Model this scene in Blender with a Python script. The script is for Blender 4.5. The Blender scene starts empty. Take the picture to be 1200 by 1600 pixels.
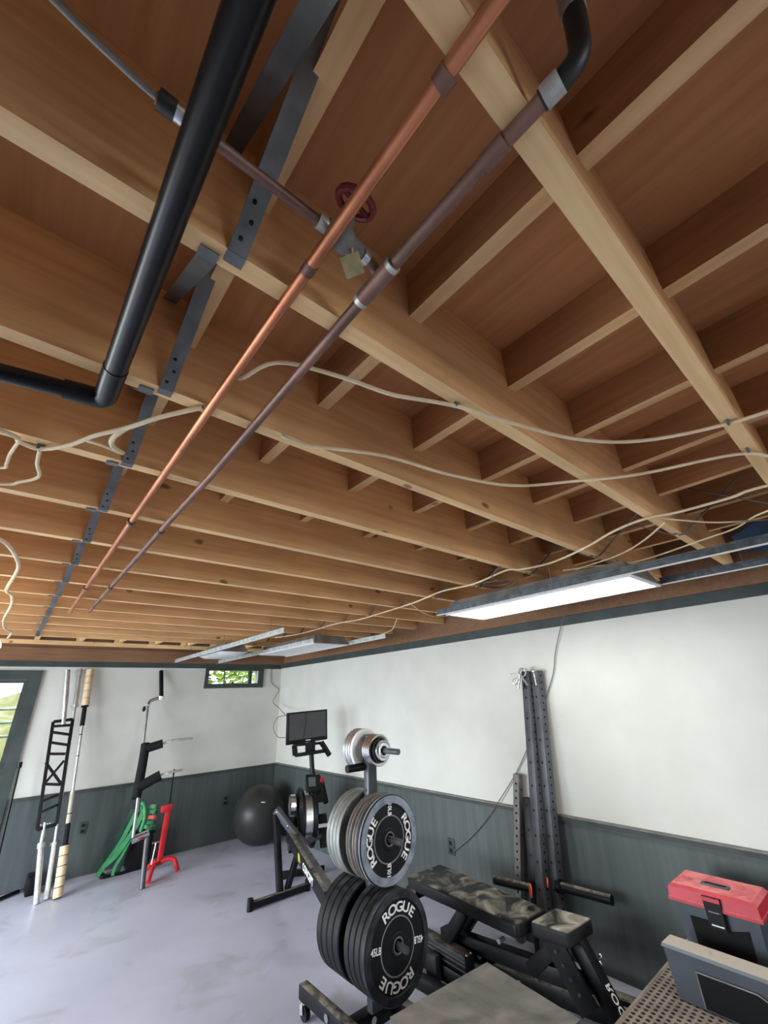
import bpy, bmesh, math, random
from mathutils import Vector, Matrix
random.seed(7)
scene = bpy.context.scene
COL = scene.collection
V = Vector

# ------------------------------------------------------------------ camera
HC, D, W = 1.654, 6.5, 3.335          # eye height, back wall, right wall
FPX, PITCH, YAW, ROLL = 644.87, math.radians(24.048), math.radians(41.099), math.radians(-2.301)
def camera():
    r = V((math.cos(YAW), -math.sin(YAW), 0)); fw = V((math.sin(YAW), math.cos(YAW), 0)); up = V((0, 0, 1))
    f2 = fw*math.cos(PITCH) + up*math.sin(PITCH); u2 = up*math.cos(PITCH) - fw*math.sin(PITCH)
    R = r*math.cos(ROLL) + u2*math.sin(ROLL); U = u2*math.cos(ROLL) - r*math.sin(ROLL)
    cam = bpy.data.cameras.new('camera'); o = bpy.data.objects.new('camera', cam); COL.objects.link(o)
    cam.sensor_fit = 'VERTICAL'; cam.sensor_height = 32; cam.lens = FPX*32/1600; cam.clip_start = .02
    m = Matrix((R, U, -f2)).transposed().to_4x4(); m.translation = (0, 0, HC); o.matrix_world = m
    scene.camera = o
camera()

# ------------------------------------------------------------------ world, daylight, exposure
SKY_STRENGTH = 16.0
LIGHT_PANEL = 9.0
world = bpy.data.worlds.new('overcast'); scene.world = world; world.use_nodes = True
bg = world.node_tree.nodes['Background']; bg.inputs[0].default_value = (.86, .93, 1, 1); bg.inputs[1].default_value = SKY_STRENGTH
vs = scene.view_settings
vs.view_transform = 'Standard'; vs.look = 'None'; vs.gamma = 1; vs.use_curve_mapping = False; vs.exposure = 0.43
def portal(loc, rot, sx, sy):
    l = bpy.data.lights.new('daylight_portal', 'AREA'); l.shape = 'RECTANGLE'; l.size = sx; l.size_y = sy
    l.cycles.is_portal = True
    o = bpy.data.objects.new('daylight_portal', l); COL.objects.link(o); o.location = loc; o.rotation_euler = rot
FX0, FX1 = 1.2, 2.6                                    # unseen opening added in the front wall to let in daylight
GY0, GY1, GZ, WL, WF = 2.2, 6.1, 2.05, -2.6, -5.0   # unseen opening added in the left wall for side daylight
portal((WL-.05, (GY0+GY1)/2, GZ/2), (0, math.radians(-90), 0), GZ, GY1-GY0)



portal(((FX0+FX1)/2, WF-.05, GZ/2), (math.radians(90), 0, 0), FX1-FX0, GZ)

# ------------------------------------------------------------------ materials
def S(r, g, b):
    f = lambda c: (c/255/12.92) if c/255 <= .04045 else ((c/255+.055)/1.055)**2.4
    return (f(r), f(g), f(b), 1)
MATS = {}
def mat(name, c1, c2=None, rough=.5, metal=0., scale=8., stretch=(1, 1, 1), lo=.35, hi=.65, bump=0., bscale=None, emit=0., dust=None, dscale=6., dlo=.45, dhi=.7, detail=5.):
    m = bpy.data.materials.new(name); m.use_nodes = True; nt = m.node_tree; N = nt.nodes; Lk = nt.links
    p = N['Principled BSDF']; p.inputs['Roughness'].default_value = rough; p.inputs['Metallic'].default_value = metal
    p.inputs['Base Color'].default_value = c1
    col = None
    tc = N.new('ShaderNodeTexCoord'); mp = N.new('ShaderNodeMapping'); mp.inputs['Scale'].default_value = stretch
    oi = N.new('ShaderNodeObjectInfo'); ad = N.new('ShaderNodeVectorMath'); ad.operation = 'ADD'
    sc = N.new('ShaderNodeVectorMath'); sc.operation = 'SCALE'; sc.inputs['Scale'].default_value = 37.
    Lk.new(oi.outputs['Random'], sc.inputs[0]); Lk.new(tc.outputs['Object'], ad.inputs[0]); Lk.new(sc.outputs[0], ad.inputs[1])
    Lk.new(ad.outputs[0], mp.inputs['Vector'])
    if c2 is not None:
        n = N.new('ShaderNodeTexNoise'); n.inputs['Scale'].default_value = scale; n.inputs['Detail'].default_value = detail
        Lk.new(mp.outputs[0], n.inputs['Vector'])
        mr = N.new('ShaderNodeMapRange'); mr.inputs[1].default_value = lo; mr.inputs[2].default_value = hi
        Lk.new(n.outputs[0], mr.inputs[0])
        mx = N.new('ShaderNodeMix'); mx.data_type = 'RGBA'; mx.inputs[6].default_value = c1; mx.inputs[7].default_value = c2
        Lk.new(mr.outputs[0], mx.inputs[0]); col = mx.outputs[2]
    if dust is not None:
        g = N.new('ShaderNodeNewGeometry'); sx = N.new('ShaderNodeSeparateXYZ'); Lk.new(g.outputs['Normal'], sx.inputs[0])
        n2 = N.new('ShaderNodeTexNoise'); n2.inputs['Scale'].default_value = dscale; n2.inputs['Detail'].default_value = 6; n2.inputs['Distortion'].default_value = 1.2
        Lk.new(ad.outputs[0], n2.inputs['Vector'])
        r2 = N.new('ShaderNodeMapRange'); r2.inputs[1].default_value = dlo; r2.inputs[2].default_value = dhi; Lk.new(n2.outputs[0], r2.inputs[0])
        r3 = N.new('ShaderNodeMapRange'); r3.inputs[1].default_value = .55; r3.inputs[2].default_value = .9; Lk.new(sx.outputs[2], r3.inputs[0])
        mu = N.new('ShaderNodeMath'); mu.operation = 'MULTIPLY'; Lk.new(r2.outputs[0], mu.inputs[0]); Lk.new(r3.outputs[0], mu.inputs[1])
        mx = N.new('ShaderNodeMix'); mx.data_type = 'RGBA'; mx.inputs[6].default_value = c1; mx.inputs[7].default_value = dust
        if col: Lk.new(col, mx.inputs[6])
        Lk.new(mu.outputs[0], mx.inputs[0]); col = mx.outputs[2]
        ro = N.new('ShaderNodeMapRange'); ro.inputs[3].default_value = rough; ro.inputs[4].default_value = .9
        Lk.new(mu.outputs[0], ro.inputs[0]); Lk.new(ro.outputs[0], p.inputs['Roughness'])
    if col: Lk.new(col, p.inputs['Base Color'])
    if bump:
        nb = N.new('ShaderNodeTexNoise'); nb.inputs['Scale'].default_value = bscale or scale; nb.inputs['Detail'].default_value = 4
        Lk.new(mp.outputs[0], nb.inputs['Vector'])
        b = N.new('ShaderNodeBump'); b.inputs['Strength'].default_value = bump; b.inputs['Distance'].default_value = .01
        Lk.new(nb.outputs[0], b.inputs['Height']); Lk.new(b.outputs[0], p.inputs['Normal'])
    if emit:
        p.inputs['Emission Color'].default_value = c1; p.inputs['Emission Strength'].default_value = emit
    MATS[name] = m
    return m
def wood(name, ca, cb, knot, along, kscale=3.2, spot=.055):
    m = mat(name, ca, cb, rough=.75, scale=5., stretch=(.5, 9, 9) if along == 'x' else (9, .5, 9), lo=.3, hi=.72)
    nt = m.node_tree; N = nt.nodes; Lk = nt.links; p = N['Principled BSDF']
    src = p.inputs['Base Color'].links[0].from_socket
    mpn = [n for n in N if n.type == 'MAPPING'][0]; vec = mpn.inputs['Vector'].links[0].from_socket
    big = N.new('ShaderNodeTexNoise'); big.inputs['Scale'].default_value = 2.2; big.inputs['Detail'].default_value = 3; Lk.new(vec, big.inputs['Vector'])
    br = N.new('ShaderNodeMapRange'); br.inputs[1].default_value = .3; br.inputs[2].default_value = .75; br.inputs[3].default_value = .8; br.inputs[4].default_value = 1.08; Lk.new(big.outputs[0], br.inputs[0])
    sm = N.new('ShaderNodeVectorMath'); sm.operation = 'SCALE'; Lk.new(src, sm.inputs[0]); Lk.new(br.outputs[0], sm.inputs['Scale'])
    dist = N.new('ShaderNodeTexNoise'); dist.inputs['Scale'].default_value = 14; Lk.new(vec, dist.inputs['Vector'])
    dsc = N.new('ShaderNodeVectorMath'); dsc.operation = 'SCALE'; dsc.inputs['Scale'].default_value = .035; Lk.new(dist.outputs[1], dsc.inputs[0])
    ad2 = N.new('ShaderNodeVectorMath'); ad2.operation = 'ADD'; Lk.new(vec, ad2.inputs[0]); Lk.new(dsc.outputs[0], ad2.inputs[1])
    mp2 = N.new('ShaderNodeMapping'); mp2.inputs['Scale'].default_value = (.75, 1.2, 1.2) if along == 'x' else (1.2, .75, 1.2); Lk.new(ad2.outputs[0], mp2.inputs['Vector'])
    vo = N.new('ShaderNodeTexVoronoi'); vo.inputs['Scale'].default_value = kscale; Lk.new(mp2.outputs[0], vo.inputs['Vector'])
    kr = N.new('ShaderNodeMapRange'); kr.inputs[1].default_value = spot; kr.inputs[2].default_value = spot*1.9; kr.inputs[3].default_value = 1; kr.inputs[4].default_value = 0
    Lk.new(vo.outputs['Distance'], kr.inputs[0])
    mx = N.new('ShaderNodeMix'); mx.data_type = 'RGBA'; mx.inputs[7].default_value = knot
    kk = N.new('ShaderNodeMath'); kk.operation = 'MULTIPLY'; kk.inputs[1].default_value = .8; Lk.new(kr.outputs[0], kk.inputs[0])
    Lk.new(sm.outputs[0], mx.inputs[6]); Lk.new(kk.outputs[0], mx.inputs[0])
    Lk.new(mx.outputs[2], p.inputs['Base Color'])
    return m
M = {}
M['joist'] = wood('joist_wood', S(226, 180, 126), S(206, 156, 104), S(84, 52, 30), 'x', 4.6, .055)
M['edge'] = wood('joist_underside_lit', S(238, 202, 148), S(218, 176, 122), S(120, 80, 48), 'x', 5.0, .05)  # paler than the joist faces: floor-bounce brightness put into the wood colour
M['blockedge'] = wood('blocking_underside_lit', S(234, 198, 144), S(214, 172, 120), S(120, 80, 48), 'y', 5.0, .05)  # same for the blocking: lit underside put into the colour
M['block'] = wood('blocking_wood', S(196, 148, 102), S(172, 124, 82), S(90, 58, 34), 'y', 4.0, .045)
M['ply'] = wood('subfloor_plywood', S(206, 150, 100), S(186, 130, 80), S(66, 38, 22), 'y', 3.8, .042)
M['beam'] = wood('beam_wood', S(134, 98, 68), S(112, 80, 54), S(60, 38, 24), 'x', 2.0, .04)
M['rough'] = wood('bounce_cutting_boards', S(96, 68, 46), S(76, 52, 34), S(40, 26, 16), 'x', 2.0, .04)  # dark finish invented for the unseen walls, to cut bounce light
M['wall'] = mat('white_paint', S(200, 201, 193), S(191, 192, 184), rough=.7, scale=3, lo=.35, hi=.7, bump=.06, bscale=40)
M['green'] = mat('dark_green_paint', S(72, 80, 80), S(58, 65, 65), rough=.55, scale=3., stretch=(6, 6, .35), lo=.3, hi=.7, bump=.08, bscale=6)
M['greentrim'] = mat('dark_green_trim', S(66, 73, 71), S(54, 61, 59), rough=.5, scale=6)
M['floor'] = mat('painted_concrete', S(196, 200, 219), S(178, 182, 200), rough=.42, scale=1.6, lo=.35, hi=.75, bump=.03, bscale=30)
M['black'] = mat('black_steel', S(15, 16, 18), S(22, 23, 25), rough=.42, metal=.0, scale=12)
M['blackdust'] = mat('black_steel_dusty', S(18, 19, 21), rough=.45, dust=S(138, 131, 120), dscale=14, dlo=.3, dhi=.62)
M['charcoal'] = mat('charcoal_steel', S(82, 84, 89), S(67, 69, 74), rough=.42, metal=.15, scale=10)
M['slate'] = mat('slate_steel', S(50, 53, 60), S(42, 45, 52), rough=.42, scale=10)
M['greysteel'] = mat('dusty_grey_steel', S(118, 116, 112), S(96, 94, 90), rough=.6, scale=14)
M['chrome'] = mat('chrome', S(222, 224, 226), S(200, 203, 206), rough=.26, metal=1., scale=10)
M['satin'] = mat('satin_steel', S(206, 209, 210), S(180, 185, 184), rough=.36, metal=.9, scale=14)
M['brushed'] = mat('brushed_grey_iron', S(150, 154, 150), S(118, 122, 118), rough=.45, metal=.55, scale=10)
M['zinc'] = mat('galvanized_strap', S(112, 115, 114), S(90, 94, 93), rough=.45, metal=.5, scale=16)
M['copper'] = mat('copper', S(196, 128, 92), S(150, 92, 66), rough=.38, metal=.75, scale=5, lo=.4, hi=.75)
M['copperold'] = mat('aged_copper', S(132, 100, 88), S(100, 74, 64), rough=.5, metal=.5, scale=8)
M['solder'] = mat('solder', S(205, 205, 200), S(150, 150, 145), rough=.4, metal=.6, scale=30)
M['abs'] = mat('black_drain_plastic', S(14, 14, 16), S(22, 22, 25), rough=.34, scale=6)
M['cable'] = mat('cream_cable', S(226, 208, 172), S(198, 178, 144), rough=.6, scale=9)
M['cabledark'] = mat('grey_cable', S(96, 94, 92), rough=.6)
M['cableblack'] = mat('black_cable', S(24, 24, 24), rough=.5)
M['rubber'] = mat('black_rubber', S(17, 18, 20), S(25, 26, 28), rough=.55, scale=7, dust=S(60, 62, 60), dscale=9)
M['rubberrim'] = mat('worn_rubber_rim', S(26, 28, 31), S(60, 64, 70), rough=.6, scale=16, lo=.4, hi=.7)
M['bluerim'] = mat('dusty_blue_grey_rim', S(140, 150, 160), S(98, 107, 117), rough=.6, scale=14, lo=.38, hi=.66)
M['brownrim'] = mat('worn_brown_rim', S(96, 88, 82), S(60, 56, 54), rough=.55, scale=10)
M['ring'] = mat('grey_ring_print', S(120, 124, 128), rough=.6)
M['letter'] = mat('white_lettering', S(232, 232, 230), rough=.6)
M['vinyl'] = mat('dusty_black_vinyl', S(22, 23, 24), S(30, 31, 32), rough=.42, scale=8, dust=S(158, 153, 140), dscale=6.5, dlo=.43, dhi=.7)
M['vinyldust'] = mat('pale_dusty_vinyl', S(34, 34, 34), rough=.6, dust=S(170, 164, 150), dscale=6, dlo=.33, dhi=.58)
M['foam'] = mat('black_foam_pad', S(18, 19, 20), S(26, 27, 28), rough=.85, scale=20)
M['beige'] = mat('beige_tape_wrap', S(214, 190, 158), S(196, 170, 138), rough=.7, scale=8)
M['red'] = mat('red_paint', S(200, 34, 42), S(176, 28, 36), rough=.4, scale=5)
M['redplastic'] = mat('dusty_red_plastic', S(176, 36, 52), S(160, 30, 46), rough=.5, scale=8, dust=S(222, 132, 132), dscale=12, dlo=.2, dhi=.6)
M['darkred'] = mat('dark_red_handle', S(130, 30, 36), S(96, 22, 28), rough=.5, scale=20)
M['orange'] = mat('orange_plastic', S(240, 88, 48), rough=.45)
M['band'] = mat('green_rubber_band', S(46, 132, 78), S(34, 104, 62), rough=.55, scale=9)
M['banddark'] = mat('dark_green_rubber_band', S(30, 64, 46), S(22, 46, 34), rough=.6, scale=9)
M['bandred'] = mat('coral_label', S(214, 104, 84), rough=.6)
M['ball'] = mat('charcoal_vinyl_ball', S(50, 50, 49), S(43, 43, 42), rough=.38, scale=3)
M['screen'] = mat('dark_screen', S(62, 64, 66), rough=.25)
M['lcd'] = mat('grey_lcd', S(84, 90, 88), rough=.3)
M['plastic'] = mat('black_plastic', S(15, 16, 18), rough=.42)
M['bin'] = mat('charcoal_plastic', S(72, 76, 82), S(62, 66, 72), rough=.5, scale=6, dust=S(178, 172, 160), dscale=9, dlo=.1, dhi=.4)
M['tool'] = mat('grey_toolbox_plastic', S(66, 71, 78), S(58, 63, 70), rough=.45, scale=6)
M['void'] = mat('black_recess_plastic', S(7, 7, 8), rough=.7)
M['mat'] = mat('dusty_brown_rubber_grid', S(140, 130, 118), S(116, 107, 97), rough=.85, scale=10)
M['boxtop'] = mat('dusty_black_rubber_top', S(64, 64, 62), rough=.8, dust=S(134, 130, 122), dscale=5, dlo=.2, dhi=.75)
M['white'] = mat('white_enamel', S(225, 226, 224), S(208, 209, 207), rough=.45, scale=6)
M['rail'] = mat('white_grid_rail', S(200, 208, 204), S(160, 168, 164), rough=.4, metal=.3, scale=20)
M['raildark'] = mat('grey_grid_rail', S(92, 98, 102), S(60, 66, 70), rough=.5, metal=.4, scale=30)
M['housing'] = mat('grey_enamel_housing', S(128, 128, 126), S(100, 100, 98), rough=.5, scale=10)
M['glow'] = mat('lit_diffuser', (1, .985, .95, 1), emit=LIGHT_PANEL)
M['globe'] = mat('lit_opal_glass', (1, .97, .92, 1), emit=2.0)
M['tag'] = mat('brass_tag', S(170, 158, 112), S(140, 130, 92), rough=.5, metal=.4, scale=40)
M['yellow'] = mat('yellow_print', S(226, 214, 70), rough=.5)
M['navy'] = mat('navy_sheet', S(22, 58, 84), S(14, 30, 46), rough=.7, scale=8)
M['grass'] = mat('grass', S(96, 122, 52), S(56, 84, 30), rough=.9, scale=6)
M['dry'] = mat('dry_bank', S(150, 138, 108), S(110, 112, 66), rough=.9, scale=5)
M['leaf'] = mat('yellow_green_leaves', S(150, 168, 54), S(88, 122, 38), rough=.8, scale=6)  # yellow-green mottled with darker green
M['paving'] = mat('driveway', S(104, 103, 100), S(90, 89, 87), rough=.9, scale=3)
g = bpy.data.materials.new('dimming_glass'); g.use_nodes = True
for n in list(g.node_tree.nodes):
    if n.type == 'BSDF_PRINCIPLED': g.node_tree.nodes.remove(n)
_N = g.node_tree.nodes; _t = _N.new('ShaderNodeBsdfTransparent'); _t.inputs[0].default_value = (.45, .47, .45, 1); _gl = _N.new('ShaderNodeBsdfGlossy'); _gl.inputs['Roughness'].default_value = .02  # grey tint put in to dim the overbright outdoors
_m = _N.new('ShaderNodeMixShader'); _m.inputs[0].default_value = .06
g.node_tree.links.new(_t.outputs[0], _m.inputs[1]); g.node_tree.links.new(_gl.outputs[0], _m.inputs[2]); g.node_tree.links.new(_m.outputs[0], _N['Material Output'].inputs[0])
M['glass'] = g
# floor stains: a few smudges of tan dirt with their own shape
def floor_stains():
    m = M['floor']; nt = m.node_tree; N = nt.nodes; Lk = nt.links; p = N['Principled BSDF']; src = p.inputs['Base Color'].links[0].from_socket
    tc = [n for n in N if n.type == 'TEX_COORD'][0]
    n = N.new('ShaderNodeTexNoise'); n.inputs['Scale'].default_value = 2.6; n.inputs['Detail'].default_value = 7; n.inputs['Distortion'].default_value = .6
    Lk.new(tc.outputs['Object'], n.inputs['Vector'])
    r = N.new('ShaderNodeMapRange'); r.inputs[1].default_value = .56; r.inputs[2].default_value = .74; Lk.new(n.outputs[0], r.inputs[0])
    k = N.new('ShaderNodeMath'); k.operation = 'MULTIPLY'; k.inputs[1].default_value = .55; Lk.new(r.outputs[0], k.inputs[0])
    mx = N.new('ShaderNodeMix'); mx.data_type = 'RGBA'; mx.inputs[7].default_value = S(140, 132, 126); Lk.new(src, mx.inputs[6]); Lk.new(k.outputs[0], mx.inputs[0])
    Lk.new(mx.outputs[2], p.inputs['Base Color'])
floor_stains()
for k in ('black', 'blackdust', 'rubber', 'rubberrim', 'foam', 'plastic', 'vinyl', 'vinyldust', 'void', 'abs', 'ball', 'greentrim'):
    M[k].node_tree.nodes['Principled BSDF'].inputs['Specular IOR Level'].default_value = .22

# ------------------------------------------------------------------ mesh helpers
def smooth_path(pts, n=6):
    P = [V(p) for p in pts]
    if len(P) < 3: return P
    out = []
    for i in range(len(P)-1):
        p0 = P[max(i-1, 0)]; p1 = P[i]; p2 = P[i+1]; p3 = P[min(i+2, len(P)-1)]
        for k in range(n):
            t = k/n
            out.append(.5*((2*p1) + (p2-p0)*t + (2*p0-5*p1+4*p2-p3)*t*t + (3*p1-p0-3*p2+p3)*t**3))
    out.append(P[-1]); return out
def basis(d):
    d = V(d).normalized(); a = V((0, 0, 1)) if abs(d.z) < .9 else V((1, 0, 0))
    x = a.cross(d).normalized(); y = d.cross(x).normalized(); return x, y, d
class MB:
    def __init__(s): s.v = []; s.f = []; s.sm = []
    def add(s, vs, fs, smooth=False):
        o = len(s.v); s.v += [V(v) for v in vs]; s.f += [[i+o for i in f] for f in fs]; s.sm += [smooth]*len(fs); return s
    def box(s, c, size, M=None, bevel=0., seg=2):
        bm = bmesh.new(); bmesh.ops.create_cube(bm, size=1)
        for v in bm.verts: v.co = V((v.co.x*size[0], v.co.y*size[1], v.co.z*size[2]))
        if bevel: bmesh.ops.bevel(bm, geom=list(bm.edges), offset=bevel, segments=seg, profile=.5, affect='EDGES')
        bm.verts.index_update()
        vs = [((M @ v.co) if M else v.co) + V(c) for v in bm.verts]; fs = [[v.index for v in f.verts] for f in bm.faces]
        bm.free(); return s.add(vs, fs, bool(bevel))
    def span(s, a, b, bevel=0.):     # axis-aligned box between two corners
        a, b = V(a), V(b); return s.box((a+b)/2, [abs(q) for q in (b-a)], None, bevel)
    def bar(s, a, b, w, h, up=(0, 0, 1), bevel=0.):   # box from a to b, w across, h along 'up'
        a, b = V(a), V(b); d = (b-a).normalized(); u = V(up); x = d.cross(u)
        if x.length < 1e-4: x = d.cross(V((1, 0, 0)))
        x.normalize(); u = x.cross(d).normalized()
        R = Matrix((x, d, u)).transposed(); return s.box((a+b)/2, (w, (b-a).length, h), R, bevel)
    def cyl(s, a, b, r, r2=None, n=20, cap=True):
        a, b = V(a), V(b); x, y, d = basis(b-a); r2 = r if r2 is None else r2
        vs = []; fs = []
        for p, q in ((a, r), (b, r2)):
            vs += [p + x*q*math.cos(t*2*math.pi/n) + y*q*math.sin(t*2*math.pi/n) for t in range(n)]
        s.add(vs, [[i, (i+1) % n, n+(i+1) % n, n+i] for i in range(n)], True)
        if cap: s.add(vs[:n], [list(range(n))[::-1]]); s.add(vs[n:], [list(range(n))])
        return s
    def tube(s, pts, r, n=8, smooth=4):
        P = smooth_path(pts, smooth) if smooth > 1 else [V(p) for p in pts]
        vs = []; fs = []; px = None
        for i, p in enumerate(P):
            d = (P[min(i+1, len(P)-1)] - P[max(i-1, 0)]).normalized()
            if px is None: px = basis(d)[0]
            px = (px - d*px.dot(d)); px = px.normalized() if px.length > 1e-5 else basis(d)[0]
            y = d.cross(px)
            vs += [p + px*r*math.cos(t*2*math.pi/n) + y*r*math.sin(t*2*math.pi/n) for t in range(n)]
        for i in range(len(P)-1):
            for k in range(n): fs.append([i*n+k, i*n+(k+1) % n, (i+1)*n+(k+1) % n, (i+1)*n+k])
        s.add(vs, fs, True); m = len(P)
        s.add(vs[:n], [list(range(n))[::-1]]); s.add(vs[-n:], [list(range(n))]); return s
    def ribbon(s, pts, w, t, side):   # flat strap along a path; 'side' = width direction
        P = smooth_path(pts, 6); sd = V(side).normalized(); vs = []; fs = []
        for i, p in enumerate(P):
            d = (P[min(i+1, len(P)-1)] - P[max(i-1, 0)]).normalized(); x = (sd - d*sd.dot(d)).normalized(); nn = d.cross(x)
            vs += [p + x*w/2 + nn*t/2, p - x*w/2 + nn*t/2, p - x*w/2 - nn*t/2, p + x*w/2 - nn*t/2]
        for i in range(len(P)-1):
            for k in range(4): fs.append([i*4+k, i*4+(k+1) % 4, (i+1)*4+(k+1) % 4, (i+1)*4+k])
        fs += [[3, 2, 1, 0], [len(vs)-4+k for k in range(4)]]
        return s.add(vs, fs, False)
    def lathe(s, prof, c=(0, 0, 0), axis=(0, -1, 0), n=48, smooth=False):  # prof [(r, h)], closed loop if first==last
        x, y, d = basis(axis); c = V(c); vs = []; fs = []; m = len(prof)
        for k in range(n):
            a = 2*math.pi*k/n; u = x*math.cos(a) + y*math.sin(a)
            vs += [c + u*r + d*h for r, h in prof]
        for k in range(n):
            for i in range(m-1):
                fs.append([k*m+i, ((k+1) % n)*m+i, ((k+1) % n)*m+i+1, k*m+i+1])
        return s.add(vs, fs, smooth)
    def sphere(s, c, r, n=24, m=14, sc=(1, 1, 1)):
        prof = []
        vs = [V(c)+V((0, 0, -r*sc[2]))]
        for i in range(1, m):
            a = -math.pi/2 + math.pi*i/m
            vs += [V(c) + V((r*sc[0]*math.cos(a)*math.cos(2*math.pi*k/n), r*sc[1]*math.cos(a)*math.sin(2*math.pi*k/n), r*sc[2]*math.sin(a))) for k in range(n)]
        vs.append(V(c)+V((0, 0, r*sc[2])))
        fs = [[0, 1+(k+1) % n, 1+k] for k in range(n)]
        for i in range(m-2):
            for k in range(n): fs.append([1+i*n+k, 1+i*n+(k+1) % n, 1+(i+1)*n+(k+1) % n, 1+(i+1)*n+k])
        b = 1+(m-2)*n; fs += [[b+k, b+(k+1) % n, len(vs)-1] for k in range(n)]
        return s.add(vs, fs, True)
    def prism(s, poly, off):   # polygon (3D points) extruded by off
        n = len(poly); P = [V(p) for p in poly]; Q = [p+V(off) for p in P]
        return s.add(P+Q, [list(range(n)), [2*n-1-i for i in range(n)]] + [[i, n+i, n+(i+1) % n, (i+1) % n] for i in range(n)])
    def hexa(s, bot, top):     # 4 bottom pts, 4 top pts
        return s.add(list(bot)+list(top), [[3, 2, 1, 0], [4, 5, 6, 7]] + [[i, (i+1) % 4, 4+(i+1) % 4, 4+i] for i in range(4)])
    def mesh(s, name, m):
        me = bpy.data.meshes.new(name); me.from_pydata([tuple(v) for v in s.v], [], s.f)
        bm = bmesh.new(); bm.from_mesh(me); bmesh.ops.recalc_face_normals(bm, faces=bm.faces); bm.to_mesh(me); bm.free()
        for p, q in zip(me.polygons, s.sm): p.use_smooth = q
        me.materials.append(m); 
        try: me.set_sharp_from_angle(angle=math.radians(40))
        except Exception: pass
        return me
    def build(s, name, m, parent=None, local=False):
        if parent is not None and not local:
            off = wloc(parent); s.v = [v-off for v in s.v]
        elif parent is None and not local and s.v:    # origin at the thing's base
            mn = V([min(v[i] for v in s.v) for i in range(3)]); mxx = V([max(v[i] for v in s.v) for i in range(3)])
            off = V(((mn.x+mxx.x)/2, (mn.y+mxx.y)/2, mn.z)); s.v = [v-off for v in s.v]
        else: off = V((0, 0, 0))
        o = bpy.data.objects.new(name, s.mesh(name, m)); COL.objects.link(o)
        if parent is not None: o.parent = parent
        else: o.location = off
        return o
def edge_faces(me, m):  # down-facing faces take the paler colour that imitates light from below
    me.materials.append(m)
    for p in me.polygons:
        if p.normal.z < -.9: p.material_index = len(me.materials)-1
def wloc(o):
    p = V((0, 0, 0))
    while o is not None: p += o.location; o = o.parent
    return p
def tag(o, label, cat, group=None):
    o['label'] = label; o['category'] = cat
    if group: o['group'] = group
    return o
def thing(name, loc, label, cat, group=None):
    o = bpy.data.objects.new(name, None); COL.objects.link(o); o.location = loc; o.empty_display_size = .1
    return tag(o, label, cat, group)
def struct(o): o['kind'] = 'structure'; return o
def copy_tree(o, parent=None):
    c = o.copy(); COL.objects.link(c)
    c.parent = parent
    for ch in list(o.children): copy_tree(ch, c)
    return c
def glyph(ch, size=1., bold=.022):
    cu = bpy.data.curves.new('glyph', 'FONT'); cu.body = ch; cu.size = size; cu.offset = bold; cu.align_x = 'CENTER'; cu.resolution_u = 3
    o = bpy.data.objects.new('glyph', cu); COL.objects.link(o)
    bpy.context.view_layer.update()
    me = o.to_mesh(); vs = [v.co.copy() for v in me.vertices]; fs = [list(p.vertices) for p in me.polygons]
    o.to_mesh_clear(); bpy.data.objects.remove(o); bpy.data.curves.remove(cu)
    return vs, fs
_G = {}
def letters(ch):
    if ch not in _G: _G[ch] = glyph(ch)
    return _G[ch]
def put_text(mb, text, org, xd, yd, size, wide=1., spacing=None):   # flat line of text centred on org
    xd, yd = V(xd).normalized(), V(yd).normalized(); nrm = xd.cross(yd)
    vs, fs = glyph(text, 1., .022); mb.add([V(org) + xd*v.x*size*wide + yd*(v.y-.35)*size for v in vs], fs)
def put_arc(mb, text, c, rad, mid, step, size, y, wide=1.25):     # letters round an arc in the x-z plane, tops outward, clockwise
    n = len(text)
    for i, ch in enumerate(text):
        a = mid - (i-(n-1)/2)*step; ux = V((math.sin(a), 0, -math.cos(a))); uy = V((math.cos(a), 0, math.sin(a)))
        vs, fs = letters(ch); mb.add([V((c[0], y, c[2])) + uy*rad + ux*v.x*size*wide + uy*(v.y-.35)*size for v in vs], fs)

# ------------------------------------------------------------------ the room
JZ, JT = 2.316, 2.602      # underside of joists, underside of subfloor
T = .14
fl = MB().span((WL-T, WF-T, -.12), (W+T, D+T, 0)).build('floor', M['floor']); struct(fl)
WTOP = 2.602
def wall(name, mb): return struct(mb.build(name, M['wall']))
DX0, DX1, DZ1 = -.72, .19, 1.975         # door opening
WX0, WX1, WZ0, WZ1 = 2.19, 2.95, 1.905, 2.09
mb = MB()
mb.span((WL-T, D, 0), (DX0, D+T, WTOP)); mb.span((DX0, D, DZ1), (DX1, D+T, WTOP)); mb.span((DX1, D, 0), (WX0, D+T, WTOP))
mb.span((WX0, D, 0), (WX1, D+T, WZ0)); mb.span((WX0, D, WZ1), (WX1, D+T, WTOP)); mb.span((WX1, D, 0), (W+T, D+T, WTOP))
wall_back = wall('wall_back', mb)
wall_right = wall('wall_right', MB().span((W, WF-T, 0), (W+T, D, WTOP)))
mb = MB(); mb.span((WL-T, WF, 0), (WL, GY0, WTOP)); mb.span((WL-T, GY0, GZ), (WL, GY1, WTOP)); mb.span((WL-T, GY1, 0), (WL, D, WTOP))
wall_left = struct(mb.build('wall_left', M['rough']))
wall_front = struct(MB().span((WL-T, WF-T, 0), (FX0, WF, WTOP)).span((FX0, WF-T, GZ), (FX1, WF, WTOP)).span((FX1, WF-T, 0), (W, WF, WTOP)).build('wall_front', M['rough']))
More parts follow.
